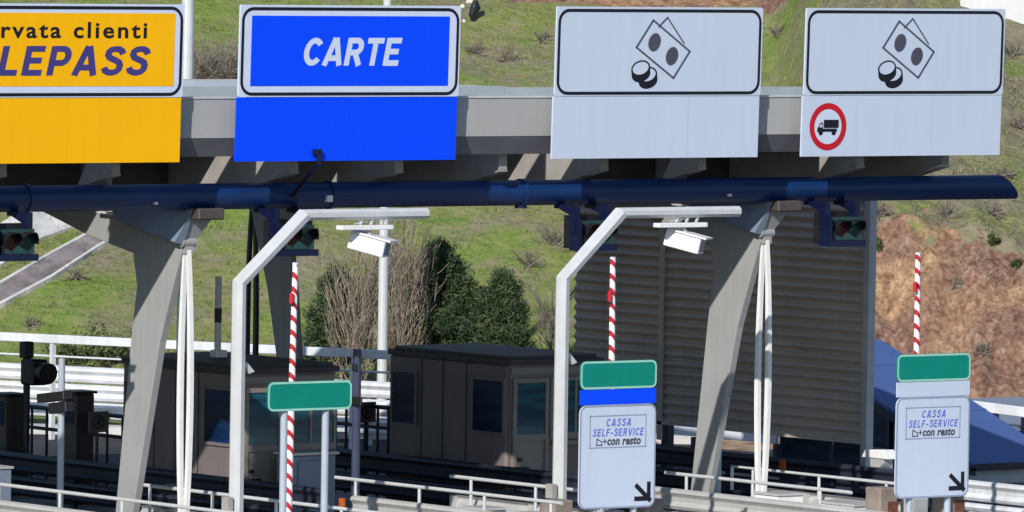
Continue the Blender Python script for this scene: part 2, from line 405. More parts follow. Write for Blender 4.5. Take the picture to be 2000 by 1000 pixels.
earth_a = ramp(nz(1.7, 9, 0.5, mp.outputs[0]), [(0.28, (0.125, 0.066, 0.040)), (0.42, (0.245, 0.142, 0.084)), (0.56, (0.335, 0.212, 0.126)), (0.72, (0.42, 0.30, 0.185))])
earth_b = ramp(nz(2.3, 9, 0.4, mp.outputs[0]), [(0.28, (0.10, 0.062, 0.046)), (0.45, (0.175, 0.100, 0.073)), (0.58, (0.23, 0.142, 0.104)), (0.72, (0.29, 0.21, 0.155))])
em = ramp(nz(0.55, 4, 0.3), [(0.40, (0, 0, 0)), (0.58, (1, 1, 1))])
earth = mixc(em, earth_a, earth_b)
grit = ramp(nz(13, 7, 0.2), [(0.36, (0.68, 0.66, 0.64)), (0.62, (1.15, 1.15, 1.15))])
gx = n.new('ShaderNodeMix'); gx.data_type = 'RGBA'; gx.blend_type = 'MULTIPLY'; gx.inputs[0].default_value = 1.0
l.new(earth, gx.inputs[6]); l.new(grit, gx.inputs[7]); earth = gx.outputs[2]
sa = n.new('ShaderNodeAttribute'); sa.attribute_name = 'soil'
sm = n.new('ShaderNodeMath'); sm.operation = 'ADD'; l.new(sa.outputs['Fac'], sm.inputs[0])
s2_ = n.new('ShaderNodeMath'); s2_.operation = 'MULTIPLY_ADD'; l.new(nz(3.0, 8, 0.3), s2_.inputs[0]); s2_.inputs[1].default_value = 1.0; s2_.inputs[2].default_value = -0.5
l.new(s2_.outputs[0], sm.inputs[1])
smr = ramp(sm.outputs[0], [(0.38, (0, 0, 0)), (0.60, (1, 1, 1))])
l.new(mixc(smr, veg, earth), p.inputs['Base Color'])
bp = n.new('ShaderNodeBump'); bp.inputs['Strength'].default_value = 0.55; bp.inputs['Distance'].default_value = 0.15
l.new(nz(5.0, 8, 0.3), bp.inputs['Height']); l.new(bp.outputs[0], p.inputs['Normal'])
me.materials.append(M)

gm = MB().add([(-2500, -2500, -0.008), (2500, -2500, -0.008), (2500, 2500, -0.008), (-2500, 2500, -0.008)], [(0, 1, 2, 3)])
g = struct(gm.build('ground', 'asphalt'))
# verge of rough grass and the far kerb between plaza and hill
vg = MB(); A = [UV(u, 139.6, 0.004) for u in (-60, 3.5)]; B = [UV(u, 150, 0.004) for u in (-60, 3.5)]
vg.add([A[0], A[1], B[1], B[0]], [(0, 1, 2, 3)])
mv = M.copy(); mv.name = 'verge_ground'
struct(vg.build('verge', mv))
vg = MB(); A = [UV(u, 128.5, 0.004) for u in (3.5, 60)]; B = [UV(u, 149, 0.004) for u in (3.5, 60)]
vg.add([A[0], A[1], B[1], B[0]], [(0, 1, 2, 3)])
mk('bare_earth', (0.36, 0.25, 0.17), 0.95, var=0.3, scale=2.0, bump=0.4, bscale=9, spec=0.1)
struct(vg.build('bare_ground', 'bare_earth'))
vg = MB(); vg.box(0, 1, 0, 1, 0, 1); vg.v = [UV(-60 + 63.5*q.x, 138.9 + 0.7*q.y, -0.004 + 0.14*q.z) for q in vg.v]
struct(vg.build('far_kerb', 'concrete_pale'))

def drape(name, top, bot, mt, lift):
    """a paved strip laid on the slope between two pixel polylines"""
    mb = MB(); n_ = len(top); K = 40; rows = []
    def along(pl, t):
        x = t*(len(pl)-1); i = min(int(x), len(pl)-2); f = x-i
        return (pl[i][0]*(1-f)+pl[i+1][0]*f, pl[i][1]*(1-f)+pl[i+1][1]*f)
    vs = []
    for k in range(K+1):
        a = along(top, k/K); b = along(bot, k/K)
        for j in range(5):
            f = j/4; p_, u_, v_ = hit_terrain(a[0]*(1-f)+b[0]*f, a[1]*(1-f)+b[1]*f)
            vs.append(Vector((p_.x, p_.y, max(terrain(u_, v_), 0) + lift)))
    fs = [(k*5+j, k*5+j+1, (k+1)*5+j+1, (k+1)*5+j) for k in range(K) for j in range(4)]
    vs2 = [q-Vector((0, 0, lift+0.25)) for q in vs]; N = len(vs)
    mb.add(vs+vs2, fs + [(k*5, (k+1)*5, (k+1)*5+N, k*5+N) for k in range(K)] + [(k*5+4+N, (k+1)*5+4+N, (k+1)*5+4, k*5+4) for k in range(K)])
    return struct(mb.build(name, mt))
drape('path', [(-60, 480), (66, 398), (150, 352)], [(-60, 556), (10, 516), (66, 474), (160, 440), (262, 398)], 'concrete_pale', 0.05)
drape('drainage_channel', [(-60, 598), (0, 562), (98, 505), (170, 466), (300, 395)], [(-60, 632), (0, 598), (100, 545), (190, 486), (330, 408)], 'drain', 0.06)
for q in ([(-60, 592), (0, 557), (98, 500), (170, 461), (300, 390)], [(-60, 632), (0, 598), (100, 545), (190, 486), (330, 408)]):
    drape('channel_kerb', q, [(a, b+5) for a, b in q], 'concrete_pale', 0.09)

# ------------------------------------------------------------------ the four lane signs over the canopy edge
ZB, TILT = 5.81, 0.0253
def sp(px, py):
    """pixel -> (x, t) on the slightly forward tilted sign plane, t measured up the plate from ZB"""
    y = 0.0
    for _ in range(4):
        q = SY(y, px, py); y = -(q.z-ZB)*math.sin(TILT)
    return q.x, (q.z-ZB)/math.cos(TILT)
LOW = 0.885                                      # height of the lower plate
TOPH = 2.165
def lane_sign(x0, x1, label, kind):
    xc = (x0+x1)/2; h = (x1-x0)/2
    t = thing('lane_sign', label, 'road sign', (xc, 0, ZB)); t.rotation_euler.x = TILT
    ORG[t.name] = Vector((0, 0, 0))              # parts are written in the sign's own frame
    MB().prism(rrect(-h, h, LOW+0.008, TOPH, 0.03), 1, -0.03, 0.0).build('upper_plate', 'sign_border_white' if kind in ('yellow', 'blue') else 'sign_white', t)
    b = MB(); ring(b, -h+0.025, h-0.025, LOW+0.025, TOPH-0.03, 0.19, 0.045, -0.033); b.build('border', 'sign_black', t)
    lm = {'yellow': 'sign_yellow', 'blue': 'sign_blue'}.get(kind, 'sign_white')
    lo = MB()
    if kind in ('yellow', 'blue'): lo.box(-h-0.02, 0.0, -0.03, 0.0, 0.0, LOW); lo.box(0.004, h-0.02, -0.031, 0.0, 0.0, LOW)
    else: lo.box(-h-0.02, -0.15, -0.03, 0.0, 0.0, LOW); lo.box(-0.146, 0.55, -0.031, 0.0, 0.0, LOW); lo.box(0.554, h-0.02, -0.03, 0.0, 0.0, LOW)
    lo.build('lower_plate', lm, t)
    for k in (-0.62, 0.62):
        MB().box(h*k-0.05, h*k+0.05, 0.003, 0.09, 0.02, TOPH-0.08).build('support_post', 'sign_back', t)
    br = MB()
    for z in (0.25, 0.75, 1.3, 1.9): br.box(-h+0.15, h-0.15, 0.092, 0.13, z-0.03, z+0.03)
    br.build('back_rail', 'sign_back', t)
    return t, xc
def L(q, xc): return (q[0]-xc, q[1])
S1x1 = sp(355, 150)[0]
t, xc = lane_sign(S1x1-3.76, S1x1, 'yellow lane sign reading clienti with dark purple italic capitals below', 'yellow')
a = L(sp(336, 168), xc); b = L(sp(338, 26), xc); h = 1.88
MB().prism([(-a[0], a[1]), (a[0], a[1]), (a[0], b[1]), (-a[0], b[1])], 1, -0.034, -0.0305).build('field', 'sign_yellow', t)
e0 = L(sp(284, 75), xc); e1 = L(sp(284, 43), xc)
mb = MB(); lettering(mb, 'Riservata clienti', L(sp(-104, 70), xc)[0], e0[0], e0[1], e1[1], -0.037, 0.022, 0, 1.22); mb.build('lettering', 'sign_black', t)
e0 = L(sp(291, 147), xc); e1 = L(sp(291, 90), xc)
mb = MB(); caps(mb, 'TELEPASS', L(sp(-108, 150), xc)[0], e0[0], e0[1], e1[1], -0.037, 0.20, 0.22, 0.13); mb.build('lettering', 'sign_purple', t)

xa = sp(464, 150)[0]; xb = sp(894, 150)[0]
t, xc = lane_sign(xa, xb, 'bright blue lane sign reading CARTE in white capitals', 'blue')
a = L(sp(486, 168), xc); b = L(sp(876, 32), xc)
MB().prism([(a[0], a[1]), (b[0], a[1]), (b[0], b[1]), (a[0], b[1])], 1, -0.034, -0.0305).build('field', 'sign_blue', t)
e0 = L(sp(586, 128), xc); e1 = L(sp(786, 74), xc)
mb = MB(); caps(mb, 'CARTE', e0[0], e1[0], e0[1], e1[1], -0.037, 0.205, 0.2, 0.10); mb.build('lettering', 'sign_border_white', t)

def money(t, dx, S):
    """banknote pair and coins, drawn from the symbol on the sign; S maps the symbol's pixels to the sign's frame"""
    y = -0.0335; lw = 0.026
    back = [S(1284, 52), S(1301, 34), S(1333, 84)]
    b = MB(); b.poly(back, y); f = MB()
    for i in ((0, 1), (1, 2)): f.line(back[i[0]], back[i[1]], 0.022, y-0.002)
    note = [S(1273, 39), S(1344, 100), S(1312, 152), S(1240, 92)]
    for i in range(4): f.line(note[i], note[(i+1) % 4], lw, y-0.004)
    f.build('banknote_outline', 'sign_grey_ink', t)
    ov = MB()
    for cx, cy in ((1275, 82), (1309, 109)):
        c = S(cx, cy); ov.disc(c, 0.105, 0.135, y-0.006, rot=-0.45)
    ov.build('banknote_oval', 'sign_grey_ink', t)
    def ell(mb, c, rx, rz, yy): return mb.disc(c, rx, rz, yy, 32, 0.22)
    c1 = S(1248, 133); c2 = S(1262, 146)
    k = MB()
    for j in range(4): ell(k, (c2[0]+0.004*j, c2[1]-0.028*j), 0.172, 0.112, y-0.0005*(4-j))
    k.build('coin_edge', 'sign_black', t)
    ell(MB(), c2, 0.145, 0.088, y-0.0030).build('coin_face', 'sign_white', t)
    k = MB()
    for j in range(4): ell(k, (c1[0]+0.004*j, c1[1]-0.028*j), 0.172, 0.112, y-0.0035-0.0005*(4-j))
    k.build('coin_edge', 'sign_black', t)
    ell(MB(), c1, 0.145, 0.088, y-0.0065).build('coin_face', 'sign_white', t)
xa = sp(1082, 150)[0]; xb = sp(1484, 150)[0]
t, xc = lane_sign(xa, xb, 'white lane sign showing banknotes and coins over an empty white plate', 'white')
money(t, 0, lambda px, py: L(sp(px, py), xc))
wxa = xa
xa = sp(1569, 150)[0]; xb = sp(1957, 150)[0]; wxc = xc
t, xc = lane_sign(xa, xb, 'white lane sign with banknotes above a round red no trucks symbol', 'white')
dxs = sp(1755, 82)[0]-sp(1275, 82)[0]
money(t, 0, lambda px, py: (sp(px, py)[0]+dxs-xc, sp(px, py)[1]))
c = L(sp(1614, 247), xc); r_ = 0.345
MB().disc(c, r_*0.76, r_*0.76, -0.0335, 40).build('truck_ban_face', 'sign_border_white', t)
MB().disc(c, r_, r_, -0.036, 48, 0, 0.74).build('truck_ban_ring', 'sign_red', t)
tr = MB(); y = -0.037
def TR(x0, x1, z0, z1): tr.poly([(c[0]+x0, c[1]+z0), (c[0]+x1, c[1]+z0), (c[0]+x1, c[1]+z1), (c[0]+x0, c[1]+z1)], y)
TR(-0.08, 0.20, -0.02, 0.10); TR(-0.20, 0.17, -0.075, -0.03)
tr.poly([(c[0]-0.20, c[1]-0.03), (c[0]-0.095, c[1]-0.03), (c[0]-0.095, c[1]+0.06), (c[0]-0.14, c[1]+0.06)], y)
for x in (-0.135, 0.11): tr.disc((c[0]+x, c[1]-0.085), 0.042, 0.042, y-0.001, 16)
tr.build('truck_symbol', 'sign_black', t)
w_ = MB(); w_.poly([(c[0]-0.165, c[1]-0.01), (c[0]-0.11, c[1]-0.01), (c[0]-0.11, c[1]+0.04), (c[0]-0.135, c[1]+0.04)], y-0.002)
w_.build('truck_window', 'sign_border_white', t)

# ------------------------------------------------------------------ canopy
XR, XL, YB = 8.47, -42.0, 15.4
cn = thing('toll_canopy', 'long grey toll canopy carrying the four lane signs along its edge', 'canopy', (-2, 6, 6))
MB().prism([(0.16, 6.13), (0.16, 6.67), (0.26, 6.67), (0.26, 6.13)], 0, XL, XR).build('fascia', 'fascia', cn)
MB().prism([(0.165, 6.127), (0.30, 5.87), (0.36, 5.87), (0.26, 6.127)], 0, XL, XR).build('lower_fascia', 'fascia_low', cn)
MB().box(XL, XR+0.02, 0.145, 0.30, 6.673, 6.70).build('fascia_cap', 'cap_white', cn)
rs = MB(); x = XL
seams = [SY(1.9, 985, 178).x]
rs.box(XL, seams[0], 1.9, 1.96, 6.50, 6.79); rs.box(seams[0]+0.01, XR, 1.897, 1.96, 6.50, 6.77)
rs.build('roof_upstand', 'roof_strip', cn)
MB().box(XL, XR, 1.962, YB, 6.30, 6.50).build('roof_slab', 'cap_white', cn)
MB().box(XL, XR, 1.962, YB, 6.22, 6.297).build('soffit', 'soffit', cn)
fp = MB()  # unseen panels added in the roof slot to keep sun patches off the wall
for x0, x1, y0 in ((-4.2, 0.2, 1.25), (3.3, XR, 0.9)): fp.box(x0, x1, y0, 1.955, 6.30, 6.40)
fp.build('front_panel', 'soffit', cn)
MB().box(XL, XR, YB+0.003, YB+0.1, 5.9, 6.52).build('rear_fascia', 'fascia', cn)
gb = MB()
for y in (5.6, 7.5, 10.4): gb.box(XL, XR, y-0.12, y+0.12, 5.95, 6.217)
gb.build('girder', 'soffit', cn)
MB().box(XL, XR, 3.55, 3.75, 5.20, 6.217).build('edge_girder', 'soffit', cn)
ribx = [-8.33, -6.47, -3.47, -1.66, 0.17, 1.99, 3.78, 6.75, 8.38]
for rx in ribx:
    rx0 = rx-0.07
    rb = MB(); short = rx in (-6.47, 3.78)
    rb.prism([(0.50, 5.66), (0.50, 6.05), (1.0, 6.0), (1.38, 5.46), (1.38, 5.43)] if short else [(0.50, 5.66), (0.50, 6.05), (3.545, 6.05), (3.545, 5.72), (1.925, 5.72), (1.925, 5.30)] if rx < -8 else [(0.50, 5.66), (0.50, 6.05), (3.545, 6.05), (3.545, 5.22), (1.925, 5.30)], 0, rx0+0.055, rx0+0.085)
    # flanges: front plate and the sloping bottom plate
    rb.prism([(0.47, 5.64), (0.47, 6.0), (0.497, 6.0), (0.497, 5.64)], 0, rx0, rx0+0.14)
    rb.prism([(0.47, 5.615), (1.40, 5.391), (1.40, 5.42), (0.47, 5.637)] if short else [(0.47, 5.615), (1.925, 5.265), (1.925, 5.297), (0.47, 5.637)], 0, rx0-0.01, rx0+0.15)
    if rx > -9: rb.prism([(0.27, 5.95), (0.27, 6.12), (0.497, 6.05), (0.497, 5.85)], 0, rx0+0.05, rx0+0.09)
    rb.build('rib', 'rib_steel', cn)

# ------------------------------------------------------------------ pipe under the signs
PY, PZ, PR = 0.87, 5.292, 0.182
pt = thing('cable_pipe', 'thick navy blue pipe running under the row of lane signs', 'pipe', (0, PY, PZ))
mb = MB(); n_ = 28; vs = []
for X, sl_ in ((XL, 0), (9.96, 1)):
    for j in range(n_):
        a = 2*math.pi*j/n_; vs.append((X + (sl_*(-0.16*math.sin(a) - 0.03) if sl_ else 0), PY+PR*math.cos(a), PZ+PR*math.sin(a)))
mb.add(vs, [(j, (j+1) % n_, n_+(j+1) % n_, n_+j) for j in range(n_)])
mb.add(vs[n_:], [tuple(range(n_))]); mb.build('pipe_body', 'pipe_navy', pt, smooth=False)
pt.children[0].data.polygons.foreach_set('use_smooth', [True]*n_ + [False])
for px in (1017, 640, 50):
    X = SY(PY, px, 380).x; col = MB()
    col.tube([(X-0.03, PY, PZ), (X+0.03, PY, PZ)], PR+0.02, 28); col.build('pipe_collar', 'pipe_navy', pt)
X = SY(PY, 1017, 395).x
MB().tube([(X, PY, PZ-PR-0.04), (X, PY, PZ-PR+0.05)], 0.09, 14).build('junction_box', 'navy', pt)
for px, py in ((642, 388), (303, 397), (1424, 381)):
    q = SY(PY-0.19, px, py); s_ = 0.045 if px == 642 else 0.018
    MB().box(q.x-s_, q.x+s_, PY-PR-0.05, PY-PR+0.02, q.z-s_, q.z+s_).build('small_lamp', 'white_paint', pt)
q0 = SY(-0.06, 620, 297); q1 = SY(0.5, 640, 380)
mb = MB(); mb.tube([(q0.x-0.0, -0.07, q0.z), (q0.x+0.03, -0.07, 5.78), (q0.x+0.10, PY-PR-0.03, 5.30)], 0.035, 8)
mb.box(q0.x-0.07, q0.x+0.05, -0.10, -0.04, q0.z-0.04, q0.z+0.04); mb.build('conduit', 'navy', pt)

# ------------------------------------------------------------------ pillars
def pillar(X, label, rear=False):
    t = thing('canopy_pillar', label, 'pillar', (X+0.2, 2.4, 0), 'steel pillars of the canopy')
    def Y(y): return 15.0-y if rear else y
    def pr(mb, pts, a0, a1): return mb.prism([(Y(y), z) for y, z in pts], 0, a0, a1)
    leg = MB(); pr(leg, [(2.62, 0.2), (2.27, 0.2), (1.50, 3.24), (0.99, 4.54), (0.73, 5.11), (2.34, 5.11), (2.19, 4.45), (2.08, 4.0), (2.20, 3.3)], X, X+0.12)
    for q in leg.v:
        if q.x > X+0.05 and q.z > 5: q.x = X+0.45
    leg.build('leg', 'steel_grey', t, bevel=0.008)
    hb = MB(); pr(hb, [(2.34, 5.10), (2.195, 4.44), (3.4, 4.66), (4.5, 4.93), (7.5, 5.35), (7.5, 5.9), (2.9, 5.9), (2.9, 5.13)], X+0.03, X+0.12)
    hb.build('haunch_beam', 'steel_grey', t, bevel=0.008)
    cr = MB(); pts = [(2.34, 4.90), (0.93, 4.66), (0.70, 5.12), (2.80, 5.12)]
    o = len(pts); vs = [(X-0.16, Y(y), z) for y, z in pts[:2]] + [(X-0.02, Y(y), z) for y, z in pts[2:]] + [(X-0.003, Y(y), z-0.04) for y, z in pts[:2]] + [(X-0.003, Y(y), z) for y, z in pts[2:]]
    cr.add(vs, [(0, 1, 2, 3), (4, 5, 6, 7), (0, 1, 5, 4), (1, 2, 6, 5), (2, 3, 7, 6), (3, 0, 4, 7)]); cr.build('cradle', 'cabinet', t)
    if not rear:
        MB().box(X-0.02, X+0.42, 0.55, 0.80, 4.98, 5.14).build('end_bracket', 'steel_brown', t, bevel=0.02)
        st = MB(); st.beam((X-0.06, 3.0, 5.00), (X-0.06, 2.7, 5.18), 0.05, 0.04); st.beam((X-0.06, 2.98, 5.0), (X-0.06, 2.55, 4.99), 0.05, 0.03); st.build('bracket_strut', 'galv', t)
    else:
        MB().box(X-0.02, X+0.42, Y(0.8), Y(0.55), 4.98, 5.14).build('end_bracket', 'steel_brown', t, bevel=0.02)
    cl = MB(); cl.tube([(X-0.03, Y(0.97), 4.66), (X+0.20, Y(0.97), 4.66)], 0.075, 14); cl.box(X+0.02, X+0.16, min(Y(0.92), Y(1.02)), max(Y(0.92), Y(1.02)), 4.50, 4.64)
    cl.build('rod_clevis', 'steel_grey', t)
    for sg in (-1, 1):
        pts = []
        for i in range(13):
            f = i/12; z = 4.55-f*4.33; bow = math.sin(math.pi*min(1, f*1.08))**0.8
            pts.append((X+0.08, Y(0.97 + sg*(0.034+0.088*bow)), z))
        mb = MB()
        for i in range(12):
            a, b = pts[i], pts[i+1]
            k0 = 0.020+0.020*math.sin(math.pi*i/12); k1 = 0.020+0.020*math.sin(math.pi*(i+1)/12)
            y0 = -0.1; 
            mb.add([(a[0]-0.032, a[1]-k0, a[2]), (a[0]+0.032, a[1]-k0, a[2]), (a[0]+0.032, a[1]+k0, a[2]), (a[0]-0.032, a[1]+k0, a[2]),
                    (b[0]-0.032, b[1]-k1, b[2]), (b[0]+0.032, b[1]-k1, b[2]), (b[0]+0.032, b[1]+k1, b[2]), (b[0]-0.032, b[1]+k1, b[2])],
                   [(0, 1, 5, 4), (1, 2, 6, 5), (2, 3, 7, 6), (3, 0, 4, 7)] + ([(0, 3, 2, 1)] if i == 0 else []) + ([(4, 5, 6, 7)] if i == 11 else []))
        mb.build('tie_rod', 'white_paint' if not rear else 'navy', t)  # rear rods coloured navy to paint in the shade under the canopy
    MB().box(X-0.12, X+0.5, min(Y(2.2), Y(2.75)), max(Y(2.2), Y(2.75)), 0.16, 0.20).build('base_plate', 'galv', t)
    return t
pillar(-5.0, 'grey steel pillar below the yellow sign, white tie rods at its front')
pillar(5.3, 'grey steel pillar below the banknote signs, in front of the ribbed wall')
pillar(5.3, 'dark shaded rear pillar rising behind the booth roof', True)

# ------------------------------------------------------------------ lane signals hung from the pipe
def signal(xr, label):
    xc = xr-0.33
    t = thing('lane_signal', label, 'traffic light', (xc, 0.87, 5.1), 'lane signals hung under the pipe')
    for x in (-0.30, 0.26): MB().prism([(0.42, 4.72), (0.56, 4.72), (0.56, 4.98), (0.80, 5.06), (0.92, 5.06), (0.92, 5.125), (0.42, 5.125)], 0, xc+x-0.045, xc+x+0.05).build('hanger', 'navy', t)
    MB().box(xc-0.33, xc+0.33, 0.563, 0.70, 4.50, 4.97).build('back_board', 'black', t)
    MB().box(xc-0.335, xc+0.335, 0.30, 0.56, 4.47, 4.56).build('lower_tray', 'navy', t)
    MB().box(xc-0.33, xc-0.30, 0.302, 0.56, 4.562, 4.93).build('side_cheek', 'navy', t)
    MB().box(xc-0.20, xc+0.33, 0.40, 0.43, 4.565, 4.90).build('face_plate', 'signal_plate', t)
    for x, mt_ in ((-0.07, 'lens_red'), (0.20, 'lens_green')):
        ln = MB(); ln.disc((xc+x, 4.73), 0.115, 0.115, 0.395, 24); o = ln.build('lens', mt_, t)
        vz = MB(); K = 16; vs = []
        for j in range(K+1):
            a = R(-15) + R(210)*j/K
            for yy, rr in ((0.398, 0.128), (0.398, 0.135), (0.17+0.12*abs(math.sin(a-R(90))), 0.135), (0.17+0.12*abs(math.sin(a-R(90))), 0.128)):
                vs.append((xc+x+rr*math.cos(a), yy, 4.73+rr*math.sin(a)))
        vz.add(vs, [(4*j+i, 4*j+(i+1) % 4, 4*(j+1)+(i+1) % 4, 4*(j+1)+i) for j in range(K) for i in range(4)])
        v_ = vz.build('visor', 'black', o)
    return t
signal(-7.84, 'lane signal with red and green lenses under the yellow sign')
signal(-3.16, 'lane signal below the blue sign, half behind a slanting mast arm')
signal(2.11, 'lane signal under the empty white sign, behind the bent mast')
signal(6.73, 'lane signal under the no trucks sign, at the edge of the ribbed wall')

# ------------------------------------------------------------------ bent masts and their cameras
def mast(base, elbow, top, end, label):
    t = thing('camera_mast', label, 'mast', (base.x, base.y, 0), 'bent light grey camera masts')
    e, tp, en = elbow, top, end
    MB().tube([(e.x, e.y, 0.15), (e.x, e.y, e.z), tp], 0.107, 8, True, R(15)).build('post', 'galv', t)
    MB().tube([tp+Vector((-0.02, 0, 0)), en], 0.082, 8).build('arm', 'galv', t)
    MB().tube([(e.x, e.y, 0.15), (e.x, e.y, 0.19)], 0.24, 12).build('base_flange', 'galv', t)
    pl = MB()
    pl.box(e.x-0.20, e.x-0.12, e.y-0.10, e.y+0.06, 1.05, 1.25); pl.build('junction_box', 'concrete', t)
    MB().prism([(e.x+0.10, 3.05), (e.x+0.17, 2.93), (e.x+0.26, 2.96), (e.x+0.12, 3.10)], 1, e.y-0.03, e.y+0.03).build('bracket', 'galv', t)
    return t
def camera(c, label):
    """flat bracket under the arm carrying a tilted white camera housing"""
    t = thing('lane_camera', label, 'camera', (c.x, c.y, c.z), 'white lane cameras hung from the masts')
    br = MB(); br.box(c.x-0.52, c.x+0.36, c.y-0.10, c.y+0.05, c.z-0.215, c.z-0.15); br.build('mounting_bar', 'white_paint', t, bevel=0.008)
    hg = MB()
    for x in (-0.16, 0.02, 0.20):
        hg.beam((c.x+x, c.y-0.03, c.z-0.15), (c.x+x+0.07, c.y, c.z-0.04), 0.035, 0.03); hg.tube([(c.x+x+0.05, c.y, c.z-0.11), (c.x+x+0.05, c.y, c.z+0.08)], 0.012, 6)
    hg.beam((c.x-0.24, c.y, c.z-0.13), (c.x+0.30, c.y, c.z-0.05), 0.02, 0.02); hg.build('clamp', 'grey_post', t)
    ax = Vector((0.52, -0.82, -0.22)).normalized(); sd = ax.cross(Vector((0, 0, 1))).normalized(); up = sd.cross(ax)
    cc = c + Vector((-0.01, -0.04, -0.42))
    MB().obox(cc, ax, sd, up, 0.27, 0.125, 0.115).build('housing', 'white_paint', t, bevel=0.012)
    MB().obox(cc+up*0.132+ax*0.05, ax, sd, up, 0.30, 0.15, 0.012).build('sun_hood', 'white_paint', t)
    MB().obox(cc+ax*0.273, ax, sd, up, 0.002, 0.10, 0.085).build('front_window', 'cam_window', t)
    MB().beam(c+Vector((-0.02, 0, -0.2)), cc+up*0.1, 0.05, 0.05).build('bracket', 'grey_post', t)
    return t
MY = -0.8
for px, label, cl, cpx in (((462, 1000), (467, 553), (594, 420), (833, 421)), 'bent grey mast standing at the lane below the blue sign', 'white camera under the mast arm, near the bare trees', (720, 421)), \
        (((1092, 1000), (1099, 545), (1212, 416), (1442, 412)), 'bent grey mast standing beside the blue banded self service sign', 'white camera under the mast arm, against the grey pillar', (1336, 414)):
    q = [SY(MY, *p_) for p_ in px]
    q[3].z = q[2].z
    mast(q[0], q[1], q[2], q[3], label)
    c = SY(MY, *cpx); c.z = q[2].z; camera(c, cl)

# ------------------------------------------------------------------ raised barrier arms
def stripe_mat():
    M = bpy.data.materials.new('barrier_stripes'); M.use_nodes = True
    n = M.node_tree.nodes; l = M.node_tree.links; p = n['Principled BSDF']; p.inputs['Roughness'].default_value = 0.4
    tc = n.new('ShaderNodeTexCoord'); sx = n.new('ShaderNodeSeparateXYZ'); l.new(tc.outputs['Object'], sx.inputs[0])
    a = n.new('ShaderNodeMath'); a.operation = 'MULTIPLY_ADD'; l.new(sx.outputs['X'], a.inputs[0]); a.inputs[1].default_value = 1.15; l.new(sx.outputs['Z'], a.inputs[2])
    b = n.new('ShaderNodeMath'); b.operation = 'MULTIPLY'; l.new(a.outputs[0], b.inputs[0]); b.inputs[1].default_value = 1/0.20
    c = n.new('ShaderNodeMath'); c.operation = 'FRACT'; l.new(b.outputs[0], c.inputs[0])
    d = n.new('ShaderNodeMath'); d.operation = 'GREATER_THAN'; l.new(c.outputs[0], d.inputs[0]); d.inputs[1].default_value = 0.60
    mx = n.new('ShaderNodeMix'); mx.data_type = 'RGBA'; l.new(d.outputs[0], mx.inputs[0])
    mx.inputs[6].default_value = (0.74, 0.74, 0.76, 1); mx.inputs[7].default_value = (0.40, 0.012, 0.025, 1)
    l.new(mx.outputs[2], p.inputs['Base Color']); MT['barrier_stripes'] = M
stripe_mat()
def barrier(bot, top, clip, label):
    t = thing('barrier_arm', label, 'barrier', (bot.x, bot.y, 0), 'red and white barrier arms standing upright')
    d = (top-bot).normalized(); b0 = bot + d*((0.95-bot.z)/d.z)
    MB().tube([b0, top], [0.052, 0.040], 12).build('arm', 'barrier_stripes', t)
    MB().tube([top, top+d*0.03], 0.042, 12).build('end_cap', 'sign_border_white', t)
    MB().box(bot.x-0.16, bot.x+0.16, bot.y-0.14, bot.y+0.14, 0.15, 0.94).build('cabinet', 'grey_post', t, bevel=0.02)
    MB().tube([clip+Vector((-0.05, -0.05, -0.07)), clip+Vector((-0.05, -0.05, 0.07))], 0.03, 8).build('clip', 'sign_red', t)
    return t
BY = -1.8
for b_, t_, c_, lb in (((563, 1000), (577, 517), (571, 582), 'upright striped barrier arm passing behind the small green sign'),
                       ((1192, 1000), (1197, 506), (1192, 578), 'upright striped barrier arm above the blue banded self service sign'),
                       ((1786, 1000), (1793, 497), (1788, 560), 'upright striped barrier arm above the white banded self service sign')):
    barrier(SY(BY, *b_), SY(BY, *t_), SY(BY, *c_), lb)

# ------------------------------------------------------------------ green sign and the two self service signs
def panel(mb, x0, x1, z0, z1, r, y0, y1): return mb.prism(rrect(x0, x1, z0, z1, r), 1, y0, y1)
def green_board(t, x0, x1, z0, z1, Y):
    MB().prism(rrect(x0, x1, z0, z1, 0.09), 1, Y-0.02, Y).build('green_board', 'sign_green', t)
    b = MB(); ring(b, x0+0.004, x1-0.004, z0+0.004, z1-0.004, 0.088, 0.028, Y-0.0235); b.build('green_board_line', 'sign_green_line', t)
Y = -2.4
t = thing('lane_sign_board', 'small blank green sign on two pale posts beside the mast', 'road sign', (-5.2, Y, 0))
p0 = SY(Y, 521, 803); p1 = SY(Y, 686, 745)
green_board(t, p0.x, p1.x, 2.525, 2.925, Y)
for px in (558, 639):
    X = SY(Y, px, 880).x
    MB().tube([(X, Y+0.05, 0.15), (X, Y+0.05, 2.88)], 0.05, 12).build('post', 'post_blue_grey', t)
